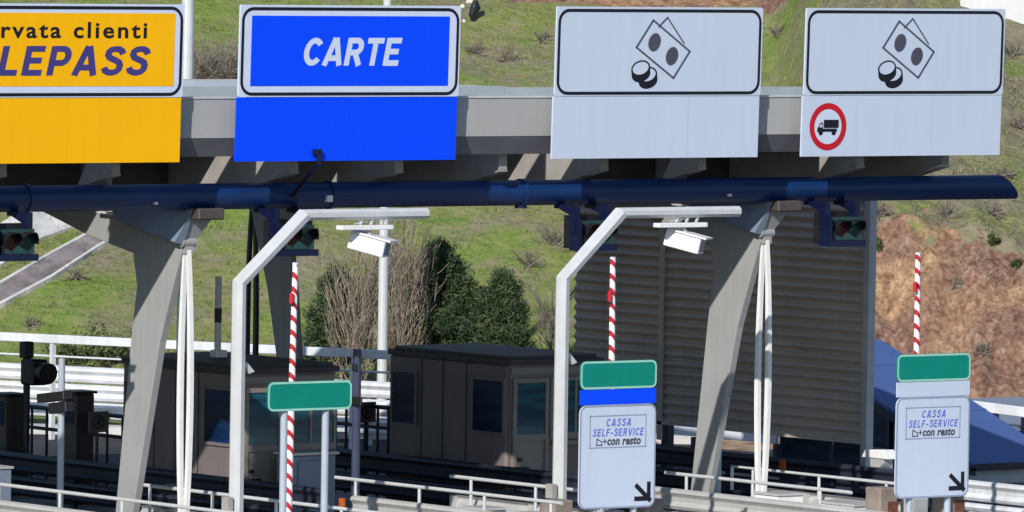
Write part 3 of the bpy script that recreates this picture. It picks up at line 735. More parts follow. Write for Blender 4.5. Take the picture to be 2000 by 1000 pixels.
def self_service(x0, x1, Y, band, label):
    t = thing('self_service_sign', label, 'road sign', ((x0+x1)/2, Y, 0))
    green_board(t, x0, x1, 2.69, 3.085, Y)
    MB().box(x0+0.005, x1-0.005, Y-0.018, Y, 2.475, 2.685).build('colour_band', band, t)
    z0, z1 = 1.02, 2.47
    MB().prism(rrect(x0, x1, z0, z1, 0.12), 1, Y-0.02, Y).build('main_board', 'sign_white', t)
    b = MB(); ring(b, x0+0.004, x1-0.004, z0+0.004, z1-0.004, 0.116, 0.022, Y-0.0235); b.build('board_line', 'sign_ink_line', t)
    W_ = x1-x0; H_ = z1-z0
    def px(a): return x0+W_*a
    def pz(a): return z0+H_*a
    f = MB(); fx0, fx1, fz0, fz1 = px(0.135), px(0.865), pz(0.59), pz(0.895); lw = 0.014; yy = Y-0.0235
    for a, b in (((fx0, fz0), (fx1, fz0)), ((fx1, fz0), (fx1, fz1)), ((fx1, fz1), (fx0, fz1)), ((fx0, fz1), (fx0, fz0))): f.line(a, b, lw, yy)
    f.build('text_frame', 'sign_ink_line', t)
    caps(MB(), 'CASSA', px(0.34), px(0.68), pz(0.792), pz(0.868), yy, 0.16, 0.2, 0.22).build('lettering', 'sign_ink_blue', t)
    caps(MB(), 'SELF-SERVICE', px(0.165), px(0.845), pz(0.698), pz(0.772), yy, 0.16, 0.2, 0.22).build('lettering', 'sign_ink_blue', t)
    mb = MB(); lettering(mb, 'con resto', px(0.36), px(0.80), pz(0.61), pz(0.685), yy, 0.034, 0.2, 1.05); mb.build('lettering', 'sign_grey_ink', t)
    ic = MB(); q = [(px(0.22), pz(0.615)), (px(0.29), pz(0.615)), (px(0.29), pz(0.645)), (px(0.225), pz(0.675))]
    for i in range(4): ic.line(q[i], q[(i+1) % 4], 0.014, yy-0.001)
    ic.line((px(0.31), pz(0.65)), (px(0.345), pz(0.65)), 0.014, yy-0.001); ic.line((px(0.328), pz(0.63)), (px(0.328), pz(0.672)), 0.014, yy-0.001)
    ic.build('coin_hand_symbol', 'sign_grey_ink', t)
    ar = MB(); a0 = (px(0.76), pz(0.205)); a1 = (px(0.925), pz(0.075)); 
    ar.line(a0, a1, 0.068, yy); ar.line((px(0.915), pz(0.085)), (px(0.915), pz(0.225)), 0.064, yy-0.001); ar.line((px(0.915), pz(0.085)), (px(0.75), pz(0.085)), 0.064, yy-0.002)
    ar.build('arrow', 'sign_black', t)
    for k in (0.24, 0.76):
        X = px(k); MB().tube([(X, Y+0.055, 0.15), (X, Y+0.055, 3.04)], 0.05, 12).build('post', 'post_blue_grey', t)
    return t
self_service(-0.60, 0.745, -2.4, 'sign_blue', 'self service sign with a blue band under its green board')
self_service(4.78, 6.15, -2.8, 'sign_white', 'self service sign with a white band under its green board')

# ------------------------------------------------------------------ booths
def booth(X0, Y0, label, wide=1.75, deep=3.05, H=2.50, last=False):
    X1, Y1 = X0+wide, Y0+deep
    t = thing('toll_booth', label, 'booth', ((X0+X1)/2, (Y0+Y1)/2, 0.2), 'brown toll booths under the canopy')
    MB().box(X0+0.002, X1, Y0+0.03, Y1, 0.2, H-0.053).build('side_wall', 'booth_side', t, bevel=0.03)
    MB().box(X0+0.03, X1-0.03, Y0, Y0+0.026, 0.2, H-0.053).build('front_wall', 'booth_front', t)
    rf = MB(); rf.prism(rrect(X0-0.06, X1+0.06, Y0-0.10, Y1+0.06, 0.14), 2, H-0.05, H+0.03)
    rf.prism(rrect(X0+0.0, X1+0.0, Y0-0.04, Y1, 0.2), 2, H+0.032, H+0.08); rf.build('roof', 'booth_roof', t)
    MB().box(X0+0.05, X1-0.05, Y0-0.02, Y0-0.003, H-0.20, H-0.10).build('header_strip', 'booth_trim', t)
    # windows in the long side
    for ya, yb in ((Y0+0.10, Y0+0.86), (Y0+2.35, Y0+2.93)):
        fr = MB(); 
        for y0, y1, z0, z1 in ((ya-0.05, yb+0.05, 1.36, 1.41), (ya-0.05, yb+0.05, 2.19, 2.23), (ya-0.05, ya, 1.41, 2.19), (yb, yb+0.05, 1.41, 2.19)): fr.box(X0-0.03, X0-0.001, y0, y1, z0, z1)
        f_ = fr.build('window', 'booth_side', t)
        MB().box(X0-0.016, X0-0.001, ya+0.002, yb-0.002, 1.412, 2.188).build('pane', 'glass_side', f_)
    sm_ = MB()
    for y in (Y0+1.05, Y0+1.65, Y0+2.2): sm_.box(X0-0.006, X0+0.001, y-0.012, y+0.012, 0.25, H-0.06)
    sm_.box(X0-0.012, X0+0.001, Y0+0.05, Y1-0.05, 0.50, 0.56); sm_.build('panel_joint', 'booth_roof', t)
    # door with a big pane, and the cashier window beside it
    dx0, dx1 = X0+0.08, X0+0.76
    d = MB()
    for x0, x1, z0, z1 in ((dx0, dx0+0.07, 0.28, 2.24), (dx1-0.07, dx1, 0.28, 2.24), (dx0+0.07, dx1-0.07, 2.17, 2.24), (dx0+0.07, dx1-0.07, 1.30, 1.39), (dx0+0.07, dx1-0.07, 0.28, 0.36)): d.box(x0, x1, Y0-0.045, Y0-0.003, z0, z1)
    d.box(dx0+0.07, dx1-0.07, Y0-0.02, Y0-0.003, 0.36, 1.30)
    do = d.build('door', 'booth_trim', t)
    MB().box(dx0+0.072, dx1-0.072, Y0-0.028, Y0-0.004, 1.392, 2.168).build('pane', 'glass_front', do)
    hd = MB(); hd.box(dx0+0.09, dx0+0.16, Y0-0.07, Y0-0.047, 0.98, 1.04); hd.box(dx0+0.05, dx0+0.30, Y0-0.06, Y0-0.047, 0.86, 0.90); hd.build('handle', 'black', do)
    wx0, wx1 = X0+0.84, X1-0.06
    fr = MB()
    for x0, x1, z0, z1 in ((wx0-0.05, wx0, 1.30, 2.24), (wx1, wx1+0.05, 1.30, 2.24), (wx0, wx1, 2.19, 2.24), (wx0, wx1, 1.30, 1.40)): fr.box(x0, x1, Y0-0.04, Y0-0.003, z0, z1)
    fr.box(wx0+0.42, wx0+0.46, Y0-0.038, Y0-0.003, 1.402, 2.188)
    f_ = fr.build('window', 'booth_trim', t)
    gl = MB(); gl.box(wx0+0.002, wx0+0.418, Y0-0.02, Y0-0.004, 1.402, 2.188); gl.box(wx0+0.462, wx1-0.002, Y0-0.021, Y0-0.004, 1.402, 2.188); gl.build('pane', 'glass_front', f_)
    MB().box(wx0, wx1, Y0-0.12, Y0-0.005, 1.22, 1.28).build('counter', 'booth_trim', t)
    MB().box(X0+0.78, X1-0.1, Y0-0.03, Y0-0.003, 0.25, 0.70).build('kick_panel', 'booth_side', t)
    return t
booth(-0.65, 5.75, 'brown toll booth behind the small green sign and the grey mast')
booth(4.52, 6.05, 'brown toll booth in front of the dark pines')
t = thing('control_cabinet', 'blue grey cabinet standing at the booth front behind the green sign', 'cabinet', (0.55, 5.2, 0.2))
q0 = SY(5.2, 560, 905); q1 = SY(5.2, 612, 830); q2 = SY(5.2, 655, 955)
MB().box(q0.x-0.05, q0.x+0.75, 5.0, 5.4, 0.2, 1.28).build('body', 'cabinet', t, bevel=0.02)
MB().box(q0.x+0.06, q0.x+0.64, 4.975, 4.997, 0.3, 1.2).build('door', 'cabinet', t, bevel=0.01)
MB().box(q0.x-0.08, q0.x+0.78, 4.96, 5.43, 1.283, 1.32).build('lid', 'galv_rail', t)

# ------------------------------------------------------------------ ribbed wall along the outer lane
WX = 10.5
t = thing('ribbed_wall', 'tall brown corrugated wall standing under the end of the canopy', 'wall', (WX, 8.5, 0))
pts = []; z = 1.20
prof = []
while z < 5.75:
    for k in range(8): prof.append((WX + 0.030*(1-math.cos(2*math.pi*k/8))*(1 if k < 4 else 0.9), z+0.155*k/8))
    z += 0.155
back = [(x+0.03, z) for x, z in prof]
vs = []; Y0_, Y1_ = 4.86, 12.25; n_ = len(prof)
mb = MB(); mb.add([(x, Y0_, z) for x, z in prof] + [(x, Y1_, z) for x, z in prof] + [(x, Y0_, z) for x, z in back] + [(x, Y1_, z) for x, z in back],
    [(i, i+1, n_+i+1, n_+i) for i in range(n_-1)] + [(2*n_+i, 3*n_+i, 3*n_+i+1, 2*n_+i+1) for i in range(n_-1)] +
    [(i, 2*n_+i, 2*n_+i+1, i+1) for i in range(n_-1)] + [(n_+i, n_+i+1, 3*n_+i+1, 3*n_+i) for i in range(n_-1)] + [(0, n_, 3*n_, 2*n_), (n_-1, 3*n_-1, 4*n_-1, 2*n_-1)])
mb.build('sheeting', 'wall_panel', t)
MB().box(WX-0.04, WX+0.10, 4.72, 4.855, 0.2, 5.02).build('end_post', 'grey_post', t)
MB().box(WX+0.093, WX+0.22, 9.85, 10.02, 0.2, 5.8).build('middle_post', 'kiosk_navy', t)
MB().box(WX-0.02, WX-0.003, 9.87, 10.0, 0.9, 5.8).build('cover_strip', 'wall_panel', t)
MB().box(WX+0.093, WX+0.22, 12.05, 12.2, 0.2, 5.8).build('rear_post', 'kiosk_navy', t)
MB().box(WX-0.02, WX+0.09, 4.86, 12.25, 1.15, 1.195).build('bottom_rail', 'wall_panel', t)

# ------------------------------------------------------------------ traffic islands, their rails and crash barriers
ISL = (-5.0, 0.15, 5.2, 10.4)
for X in ISL:
    mb = MB(); mb.prism(rrect(X-1.05, X+1.05, -14, 15, 0.6), 2, -0.004, 0.15); struct(mb.build('traffic_island', 'concrete_pale', bevel=0.02))
def wbeam(mb, X, Y0, Y1, ztop, side):
    pr = [(0, 0), (0.05, -0.02), (0.07, -0.06), (0.02, -0.12), (0.015, -0.19), (0.07, -0.25), (0.05, -0.29), (0, -0.31)]
    n_ = len(pr); vs = []
    for Y in (Y0, Y1):
        vs += [(X-side*a, Y, ztop+b) for a, b in pr] + [(X-side*(a-0.008), Y, ztop+b) for a, b in pr]
    fs = []
    for i in range(n_-1):
        fs += [(i, i+1, 2*n_+i+1, 2*n_+i), (n_+i, 3*n_+i, 3*n_+i+1, n_+i+1)]
    fs += [(0, 2*n_, 3*n_, n_), (n_-1, 2*n_-1, 4*n_-1, 3*n_-1)]
    for b in (0, 2*n_): fs += [(b+i, b+n_+i, b+n_+i+1, b+i+1) for i in range(n_-1)]
    mb.add(vs, fs)
def crash(X, Y0, Y1, label, ztop=0.90, side=1, refl=(), mt_r='galv_rail'):
    t = thing('crash_barrier', label, 'crash barrier', (X, (Y0+Y1)/2, 0.15), 'crash barriers along the island edges')
    mb = MB(); wbeam(mb, X, Y0, Y1, ztop, side); mb.build('upper_beam', mt_r, t)
    mb = MB(); wbeam(mb, X, Y0, Y1, ztop-0.34, side); mb.build('lower_beam', mt_r, t)
    y = Y0+0.4
    while y < Y1:
        MB().box(X+side*0.012-0.03, X+side*0.012+0.06, y-0.05, y+0.05, 0.15, ztop-0.015).build('post', 'galv_rail', t); y += 1.9
    for yy, mt_ in refl:
        MB().box(X-side*0.10-0.03, X-side*0.10+0.03, yy-0.05, yy+0.05, ztop-0.18, ztop-0.05).build('reflector', mt_, t, bevel=0.01)
    return t
crash(-6.05, -9, 4.4, 'crash barrier on the island of the first pillar', refl=((4.15, 'amber'),))
crash(-0.93, -9, 2.45, 'crash barrier with amber reflector beside the green sign', refl=((2.6, 'amber'),))
crash(4.17, -9, 2.0, 'crash barrier in front of the pillar near the ribbed wall')
crash(9.35, -6.5, 1.3, 'bright crash barrier beyond the white banded self service sign', mt_r='rail_white')
crash(-4.02, -9, 3.4, 'crash barrier on the far side of the first pillar island', ztop=0.80, side=-1)
crash(1.12, -9, 2.9, 'crash barrier on the far side of the bent mast island', ztop=0.82, side=-1)
crash(6.18, -9, 2.2, 'crash barrier on the far side of the island below the ribbed wall', ztop=0.82, side=-1)
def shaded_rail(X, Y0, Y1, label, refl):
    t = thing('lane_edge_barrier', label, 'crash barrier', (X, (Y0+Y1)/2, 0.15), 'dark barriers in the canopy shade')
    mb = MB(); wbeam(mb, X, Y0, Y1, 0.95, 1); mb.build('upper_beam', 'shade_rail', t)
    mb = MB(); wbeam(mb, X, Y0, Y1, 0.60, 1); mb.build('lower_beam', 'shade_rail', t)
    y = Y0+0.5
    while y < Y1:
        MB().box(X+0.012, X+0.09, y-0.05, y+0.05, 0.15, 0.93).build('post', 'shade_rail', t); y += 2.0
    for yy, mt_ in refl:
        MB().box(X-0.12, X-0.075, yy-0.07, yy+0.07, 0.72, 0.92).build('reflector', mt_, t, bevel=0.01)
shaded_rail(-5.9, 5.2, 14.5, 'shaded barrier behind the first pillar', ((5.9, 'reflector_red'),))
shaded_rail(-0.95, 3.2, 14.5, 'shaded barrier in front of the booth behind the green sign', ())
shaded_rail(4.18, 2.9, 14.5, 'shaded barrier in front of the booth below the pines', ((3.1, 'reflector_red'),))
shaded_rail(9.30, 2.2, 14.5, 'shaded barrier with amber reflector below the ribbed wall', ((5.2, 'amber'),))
def hand_rail(X, Y0, Y1, label, z=1.10, step=1.55, hook=False):
    t = thing('hand_rail', label, 'railing', (X, (Y0+Y1)/2, 0.15), 'thin tubular railings on the islands')
    pts = [(X, Y0, z), (X, Y1, z)]
    if hook: pts.append((X, Y1, z-0.35))
    MB().tube(pts, 0.027, 8).build('top_bar', 'galv', t)
    y = Y1-0.5
    while y > Y0:
        MB().tube([(X, y, 0.15), (X, y, z-0.02)], 0.024, 8).build('post', 'galv', t); y -= step
hand_rail(-5.9, -9, 6.2, 'tubular railing at the foot of the first pillar')
hand_rail(-4.1, -2.6, 3.5, 'tubular railing passing in front of the green sign posts')
hand_rail(-0.72, -2.2, 3.2, 'tubular railing between green sign and the bent mast')
hand_rail(0.98, -1.9, 2.7, 'tubular railing below the booth near the pines')
hand_rail(4.32, -2.4, 1.9, 'tubular railing crossing the foot of the pillar by the ribbed wall')
hand_rail(6.05, -2.6, 2.5, 'hooked tubular railing under the ribbed wall', hook=True)
def dark_fence(X, Y0, Y1, zt, label, gap):
    t = thing('barred_fence', label, 'fence', (X, (Y0+Y1)/2, 0.15))
    MB().tube([(X, Y0, zt), (X, Y1, zt)], 0.035, 8).build('top_bar', 'navy', t)
    MB().tube([(X, Y0, zt-0.32), (X, Y1, zt-0.32)], 0.03, 8).build('middle_bar', 'navy', t)
    y = Y0
    while y <= Y1+0.01:
        MB().tube([(X, y, 0.15), (X, y, zt-0.03)], 0.025, 6).build('bar', 'navy', t); y += gap
dark_fence(0.95, 10.3, 15.0, 1.45, 'dark barred fence behind the ticket pylons', 0.42)
dark_fence(5.1, 9.9, 13.4, 1.55, 'dark barred fence between the two booths by the lamp post', 0.28)
# kerb blocks, covers and slabs lying on the sunny front of the islands
def slab(name, label, cat, x0, x1, y0, y1, z0, z1, mt_): return tag(MB().box(x0, x1, y0, y1, z0, z1).build(name, mt_, bevel=0.015), label, cat)
random.seed(3)
slab('concrete_plinth', 'low pale concrete plinth behind the crash barrier by the pillar foot', 'plinth', 4.55, 5.85, -5.5, 1.95, 0.152, 0.66, 'concrete_pale')
slab('concrete_plinth', 'low pale concrete plinth along the railing left of the bent mast', 'plinth', -0.45, 0.70, -5.5, 1.5, 0.152, 0.62, 'concrete_pale')
slab('concrete_plinth', 'low pale concrete plinth at the foot of the first pillar', 'plinth', -5.6, -4.5, -5.5, 1.7, 0.152, 0.66, 'concrete_pale')
def box_on(name, label, cat, X, Y, w_, d_, z0, h_, mt_, lid=True):
    t = thing(name, label, cat, (X, Y, z0))
    MB().box(X-w_/2, X+w_/2, Y-d_/2, Y+d_/2, z0, z0+h_).build('body', mt_, t, bevel=0.015)
    if lid: MB().box(X-w_/2-0.02, X+w_/2+0.02, Y-d_/2-0.02, Y+d_/2+0.02, z0+h_+0.003, z0+h_+0.035).build('lid', 'galv_rail', t)
box_on('cable_box', 'flat white cable box on the plinth beside the white tie rods', 'box', 5.5, 0.7, 0.5, 0.55, 0.662, 0.16, 'white_paint')
box_on('cable_box', 'long white cable box on the plinth below the hooked railing', 'box', 5.55, -0.8, 0.45, 0.9, 0.662, 0.12, 'white_paint')
box_on('cable_box', 'small dark cable box on the plinth near the bent mast', 'box', 0.35, -0.2, 0.3, 0.5, 0.622, 0.14, 'pylon')
box_on('cable_box', 'grey cable box on the plinth under the booth below the pines', 'box', 0.15, 0.75, 0.4, 0.5, 0.622, 0.16, 'cabinet')
box_on('control_cabinet', 'low grey box at the foot of the white pole with a camera', 'cabinet', -4.6, 6.55, 0.6, 0.6, 0.152, 0.98, 'cabinet')
def cpost(X, Y, ztop, label, band):
    t = thing('concrete_bollard', label, 'bollard', (X, Y, 0.15), 'square concrete bollards with rusty bands')
    MB().box(X-0.17, X+0.17, Y-0.17, Y+0.17, 0.152, ztop).build('post', 'concrete_brown', t, bevel=0.02)
    MB().box(X-0.02, X+0.165, Y-0.178, Y-0.171, ztop-0.36, ztop-0.2).build('reflector_band', band, t)
cpost(5.42, -1.75, 1.10, 'square concrete bollard between pillar foot and white banded sign', 'rust')
cpost(6.0, -2.55, 1.16, 'square concrete bollard behind the white banded self service sign', 'rust')
cpost(-0.05, -1.2, 1.06, 'brown concrete bollard behind the blue banded self service sign', 'rust')
cpost(0.95, -2.0, 1.10, 'grey concrete bollard at the edge of the blue banded self service sign', 'rust')

# ------------------------------------------------------------------ poles and small equipment
def pole_thing(name, label, cat, pts_top, X, Y, r, mt_, z0=0.15):
    t = thing(name, label, cat, (X, Y, z0)); MB().tube([(X, Y, z0), (X, Y, pts_top)], r, 12).build('pole', mt_, t)
    MB().tube([(X, Y, z0), (X, Y, z0+0.04)], r*2.1, 12).build('base_flange', 'galv', t); return t
q = SX(-4.25, 121, 700)
t = pole_thing('camera_pole', 'slim pale pole carrying a dark side camera near the first pillar', 'pole', q.z, -4.25, q.y, 0.05, 'post_blue_grey')
for (a, b, c_, d_, nm) in ((80, 133, 768, 782, 'camera_body'), (103, 137, 786, 806, 'camera_bracket')):
    p0 = SX(-4.25, a, d_); p1 = SX(-4.25, b, c_)
    MB().obox((p0+p1)/2, Vector((0, 0.98, -0.12)).normalized(), Vector((1, 0, 0)), Vector((0, 0.12, 0.98)).normalized(), abs(p1.y-p0.y)/2, 0.08, abs(p1.z-p0.z)/2*0.9).build(nm, 'black', t, bevel=0.01)
q = SX(0.1, 53, 690)
t = pole_thing('warning_signal', 'dark pole with a black horn shaped signal by the white guard rails', 'signal', 2.5, 0.1, q.y, 0.055, 'navy')
p_ = SX(0.1, 72, 722)
MB().box(0.1-0.15, 0.1+0.15, p_.y-0.1, p_.y+0.25, p_.z-0.24, p_.z+0.16).build('signal_body', 'black', t, bevel=0.03)
hv = MB(); hv.tube([(0.1, p_.y-0.08, p_.z-0.02), (0.1, p_.y-0.32, p_.z-0.05)], [0.13, 0.17], 14); hv.build('horn', 'black', t)
MB().box(0.1-0.09, 0.1+0.09, q.y-0.07, q.y+0.1, p_.z+0.163, p_.z+0.42).build('top_box', 'black', t, bevel=0.02)
for a, b, c_, lb in ((8, 42, 770, 'brown ticket pylon standing at the picture edge below the rails'), (145, 179, 766, 'brown ticket pylon beside the square ring sign')):
    p0 = SX(0.1, a, c_); p1 = SX(0.1, b, c_)
    t = thing('ticket_pylon', lb, 'ticket machine', (0.1, (p0.y+p1.y)/2, 0.15), 'brown ticket pylons in the shade')
    MB().box(-0.15, 0.2, min(p0.y, p1.y)+0.06, max(p0.y, p1.y)-0.06, 0.152, p0.z).build('body', 'pylon', t, bevel=0.02)
    MB().box(-0.16, -0.153, min(p0.y, p1.y)+0.11, max(p0.y, p1.y)-0.11, p0.z-0.45, p0.z-0.08).build('screen', 'glass_side', t)
    MB().box(-0.18, 0.23, min(p0.y, p1.y)+0.03, max(p0.y, p1.y)-0.03, p0.z+0.003, p0.z+0.04).build('top_cap', 'black', t)
for X, px, py, lb in ((0.1, 192, 824, 'small grey square sign with a ring, low beside the brown pylon'), (5.0, 716, 805, 'small grey square sign with a ring, low beside the far booth')):
    c = SX(X, px, py); t = thing('ring_sign', lb, 'sign', (c.x, c.y, 0.15))
    r2 = 0.16
    MB().box(c.x-r2*1.1, c.x+r2*1.1, c.y-0.01, c.y+0.01, c.z-r2, c.z+r2).build('board', 'booth_side', t)
    d = MB(); d.disc((c.x, c.z), 0.11, 0.11, c.y-0.013, 24, 0, 0.72); d.disc((c.x, c.z), 0.035, 0.06, c.y-0.013, 12); d.build('ring', 'black', t)
    MB().tube([(c.x, c.y+0.03, 0.15), (c.x, c.y+0.03, c.z+0.1)], 0.025, 8).build('post', 'navy', t)
q = SX(-0.55, 698, 682)
t = pole_thing('sensor_pole', 'dark blue pole with small black boxes beside the green sign', 'pole', q.z, -0.55, q.y, 0.062, 'pole_blue')
for px, py, a, b in ((703, 783, 0.16, 0.06), (690, 704, 0.05, 0.05), (700, 716, 0.05, 0.05)):
    c = SX(-0.55, px, py); MB().box(c.x-0.1, c.x-0.065, c.y-a, c.y+a*0.6, c.z-b, c.z+b).build('sensor', 'black', t, bevel=0.008)
q = SX(0.1, 427, 540)
t = thing('marker_post', 'short black and white post on the booth roof between pillar and mast', 'post', (0.1, q.y, 2.6))
zt = q.z; zk = SX(0.1, 427, 602).z; zk2 = SX(0.1, 427, 630).z
MB().tube([(0.1, q.y, zk+0.002), (0.1, q.y, zt)], 0.05, 10).build('upper_tube', 'galv', t)
MB().tube([(0.1, q.y, zk2), (0.1, q.y, zk)], 0.055, 10).build('black_sleeve', 'black', t)
MB().tube([(0.1, q.y, 2.59), (0.1, q.y, zk2-0.002)], 0.05, 10).build('lower_tube', 'galv', t)
MB().box(0.0, 0.2, q.y-0.12, q.y+0.06, 2.592, 2.70).build('foot_box', 'white_paint', t, bevel=0.01)
q = SX(5.3, 1397, 880); 
t = pole_thing('service_pole', 'short pale blue pole behind the pillar foot near the ribbed wall', 'pole', 1.75, 6.1, 2.9, 0.05, 'post_blue_grey')
MB().box(6.03, 6.17, 2.83, 2.97, 1.752, 1.80).build('cap', 'galv', t)
q = SX(9.6, 1718, 905)
t = thing('wall_lamp', 'small white lamp head on a short post below the wall end', 'lamp', (9.6, q.y, 0.15))
MB().tube([(9.6, q.y, 0.15), (9.6, q.y, q.z+0.08)], 0.04, 8).build('post', 'galv_rail', t)
MB().prism([(q.y-0.3, q.z+0.08), (q.y+0.3, q.z+0.08), (q.y+0.22, q.z+0.2), (q.y-0.2, q.z+0.22)], 0, 9.48, 9.72).build('hood', 'white_paint', t, bevel=0.01)
MB().box(9.5, 9.7, q.y-0.2, q.y+0.15, q.z-0.1, q.z+0.078).build('lamp_body', 'galv_rail', t, bevel=0.01)

# ------------------------------------------------------------------ lamp posts
def lamp(X, Y, top, r, label):
    t = thing('lamp_post', label, 'lamp post', (X, Y, 0), 'tall pale lamp posts')
    MB().tube([(X, Y, 0), (X, Y, top)], [r, r*0.8], 14).build('pole', 'galv', t, smooth=False)
    MB().box(X-0.22, X+0.22, Y-0.22, Y+0.22, 0.0, 0.12).build('base_block', 'rail_white', t)
    MB().tube([(X, Y, top), (X+0.2, Y-0.3, top+0.25), (X+0.9, Y-1.1, top+0.35)], [r*0.7, 0.05, 0.045], 8).build('bracket', 'galv', t)
    hd = Vector((X+1.15, Y-1.42, top+0.33)); d = Vector((0.62, -0.79, 0))
    MB().obox(hd, d, Vector((0.79, 0.62, 0)), Vector((0, 0, 1)), 0.32, 0.13, 0.06).build('lamp_head', 'sign_back', t, bevel=0.02)
b0 = SZ(0.1, 745, 815)
tp = on(1, b0.y, 766, 40)
lamp(b0.x, b0.y, 8.9, 0.095, 'tall pale lamp post standing in front of the bare trees')
q = SY(17.5, 366, 100)
lamp(q.x, q.y, 8.9, 0.125, 'thick pale lamp post between the yellow and the blue sign')

# ------------------------------------------------------------------ far road side barriers
def post_row(t, a, b, z0, z1, step, wd, mt_):
    d = (b-a); n_ = max(1, int(d.length/step)); 
    for i in range(n_+1):
        p_ = a + d*(i/n_)
        MB().box(p_.x-wd/2, p_.x+wd/2, p_.y-wd/2, p_.y+wd/2, z0, z1).build('post', mt_, t)
a = SZ(1.75, 0, 657); b = SZ(1.75, 772, 694); d = (b-a).normalized(); a2 = a-d*9; b2 = b+d*1.2
t = thing('rail_fence', 'white top rail fence running across below the green slope', 'fence', (a.x, a.y, 0))
MB().beam(a2, b2, 0.10, 0.15).build('top_rail', 'rail_white', t, bevel=0.01)
MB().tube([a2-Vector((0, 0, 0.30)), b2-Vector((0, 0, 0.30))], 0.02, 6).build('wire', 'rail_white', t)
post_row(t, Vector((a2.x, a2.y, 0)), Vector((b2.x, b2.y, 0)), 0.0, 1.672, 1.9, 0.08, 'rail_white')
a = SZ(1.12, 0, 708); b = SZ(1.12, 775, 747); d = (b-a).normalized(); a2 = a-d*9; b2 = b+d*1.5
t = thing('guard_rail', 'triple white guard rail below the top rail fence', 'guard rail', (a.x, a.y, 0))
nrm = Vector((d.y, -d.x, 0)); 
if nrm.dot(FH) > 0: nrm = -nrm
for k in range(3):
    pr = [(0, 0), (0.06, -0.03), (0.08, -0.08), (0.02, -0.15), (0.08, -0.22), (0.06, -0.27), (0, -0.29)]
    vs = []
    for p_ in (a2, b2): vs += [p_ + nrm*x + Vector((0, 0, z_-0.315*k)) for x, z_ in pr]
    n_ = len(pr); vs += [q_-nrm*0.01 for q_ in vs]
    mb = MB(); N = 2*n_
    mb.add(vs, [(i, i+1, n_+i+1, n_+i) for i in range(n_-1)] + [(N+i, N+n_+i, N+n_+i+1, N+i+1) for i in range(n_-1)] + [(0, n_, N+n_, N), (n_-1, N+n_-1, N+2*n_-1, 2*n_-1)])
    mb.build('beam', 'rail_white', t)
q0_, q1_ = Vector((a2.x, a2.y, 0))-nrm*0.06, Vector((b2.x, b2.y, 0))-nrm*0.06
post_row(t, q0_, q1_, 0.0, 1.1, 1.9, 0.09, 'galv_rail')
a = SY(20.0, 1200, 829); b = SY(16.0, 1518, 858)
t = thing('rail_fence', 'low white rail fence seen under the ribbed wall', 'fence', (a.x, a.y, 0))
MB().beam(a, b, 0.08, 0.15).build('top_rail', 'rail_white', t, bevel=0.01)
post_row(t, Vector((a.x, a.y, 0)), Vector((b.x, b.y, 0)), -0.05, min(a.z, b.z)-0.08, 1.6, 0.1, 'kiosk_navy')
a = SY(13.4, 1870, 788); b = SY(12.2, 2000, 805); d = (b-a).normalized(); b2 = b + d*3
t = thing('rail_fence', 'white rail fence on dark posts beyond the blue roof', 'fence', (a.x, a.y, 0))
MB().beam(a, b2, 0.08, 0.17).build('top_rail', 'rail_white', t, bevel=0.01)
for px in (1942, 2004):
    f = (px-1870)/130.0; p_ = a + (b-a)*f
    MB().box(p_.x-0.06, p_.x+0.06, p_.y-0.06, p_.y+0.06, 0.0, p_.z-0.083).build('post', 'kiosk_navy', t)

# ------------------------------------------------------------------ blue roofed shelter by the outer lane
t = thing('roofed_shelter', 'low shelter with sloping blue roof and glazed side', 'shelter', (16.5, 11, 0))
SXA = 16.7; _e = SX(SXA, 1895, 903); _t = SX(SXA, 1698, 770); YE = _e.y; ZE = _e.z; KS = (_t.z-_e.z)/(_t.y-_e.y)
rz = lambda y: ZE + KS*(y-YE)
rf = MB(); xa_, xb_ = SXA, SXA+1.95; YF = YE-0.05; YR = YE+4.7
rf.prism([(YF, rz(YF)), (YR, rz(YR)), (YR, rz(YR)-0.07), (YF, rz(YF)-0.07)], 0, xa_, xb_); rf.build('roof', 'roof_blue', t)
for k in (1.9, 3.7):
    y = YE+k; MB().prism([(y, rz(y)+0.003), (y+0.03, rz(y+0.03)+0.003), (y+0.03, rz(y+0.03)+0.012), (y, rz(y)+0.012)], 0, xa_, xb_).build('roof_joint', 'roof_blue', t)
MB().prism([(YF-0.03, rz(YF)-0.072), (YR, rz(YR)-0.072), (YR, rz(YR)-0.20), (YF-0.03, rz(YF)-0.20)], 0, xa_-0.02, xa_+0.06).build('verge_board', 'kiosk_navy', t)
MB().box(xa_+0.1, xb_-0.05, YF+0.17, YF+0.25, -0.05, rz(YF+0.15)-0.075).build('front_wall', 'kiosk_grey', t)
MB().box(xa_-0.02, xb_, YF-0.03, YF-0.002, rz(YF)-0.12, rz(YF)-0.01).build('eave_board', 'kiosk_navy', t)
y = YE+0.6
while y < YR-0.9:
    zt = rz(y)-0.22
    if zt > 0.7:
        MB().prism([(y+0.06, 0.45), (y+0.78, 0.45), (y+0.78, rz(y+0.78)-0.22), (y+0.06, rz(y+0.06)-0.22)], 0, xa_+0.13, xa_+0.15).build('window_pane', 'glass_kiosk', t)
    MB().prism([(y-0.04, 0.0), (y+0.04, 0.0), (y+0.04, rz(y+0.04)-0.21), (y-0.04, rz(y-0.04)-0.21)], 0, xa_+0.09, xa_+0.19).build('mullion', 'kiosk_navy', t)
    y += 0.82
MB().box(xa_+0.11, xa_+0.17, YF+0.26, YR, 0.0, 0.44).build('side_base', 'kiosk_navy', t)
MB().prism([(YF+0.26, 0), (YR, 0), (YR, rz(YR)-0.075), (YF+0.26, rz(YF+0.26)-0.075)], 0, xb_-0.13, xb_-0.05).build('rear_wall', 'kiosk_grey', t)
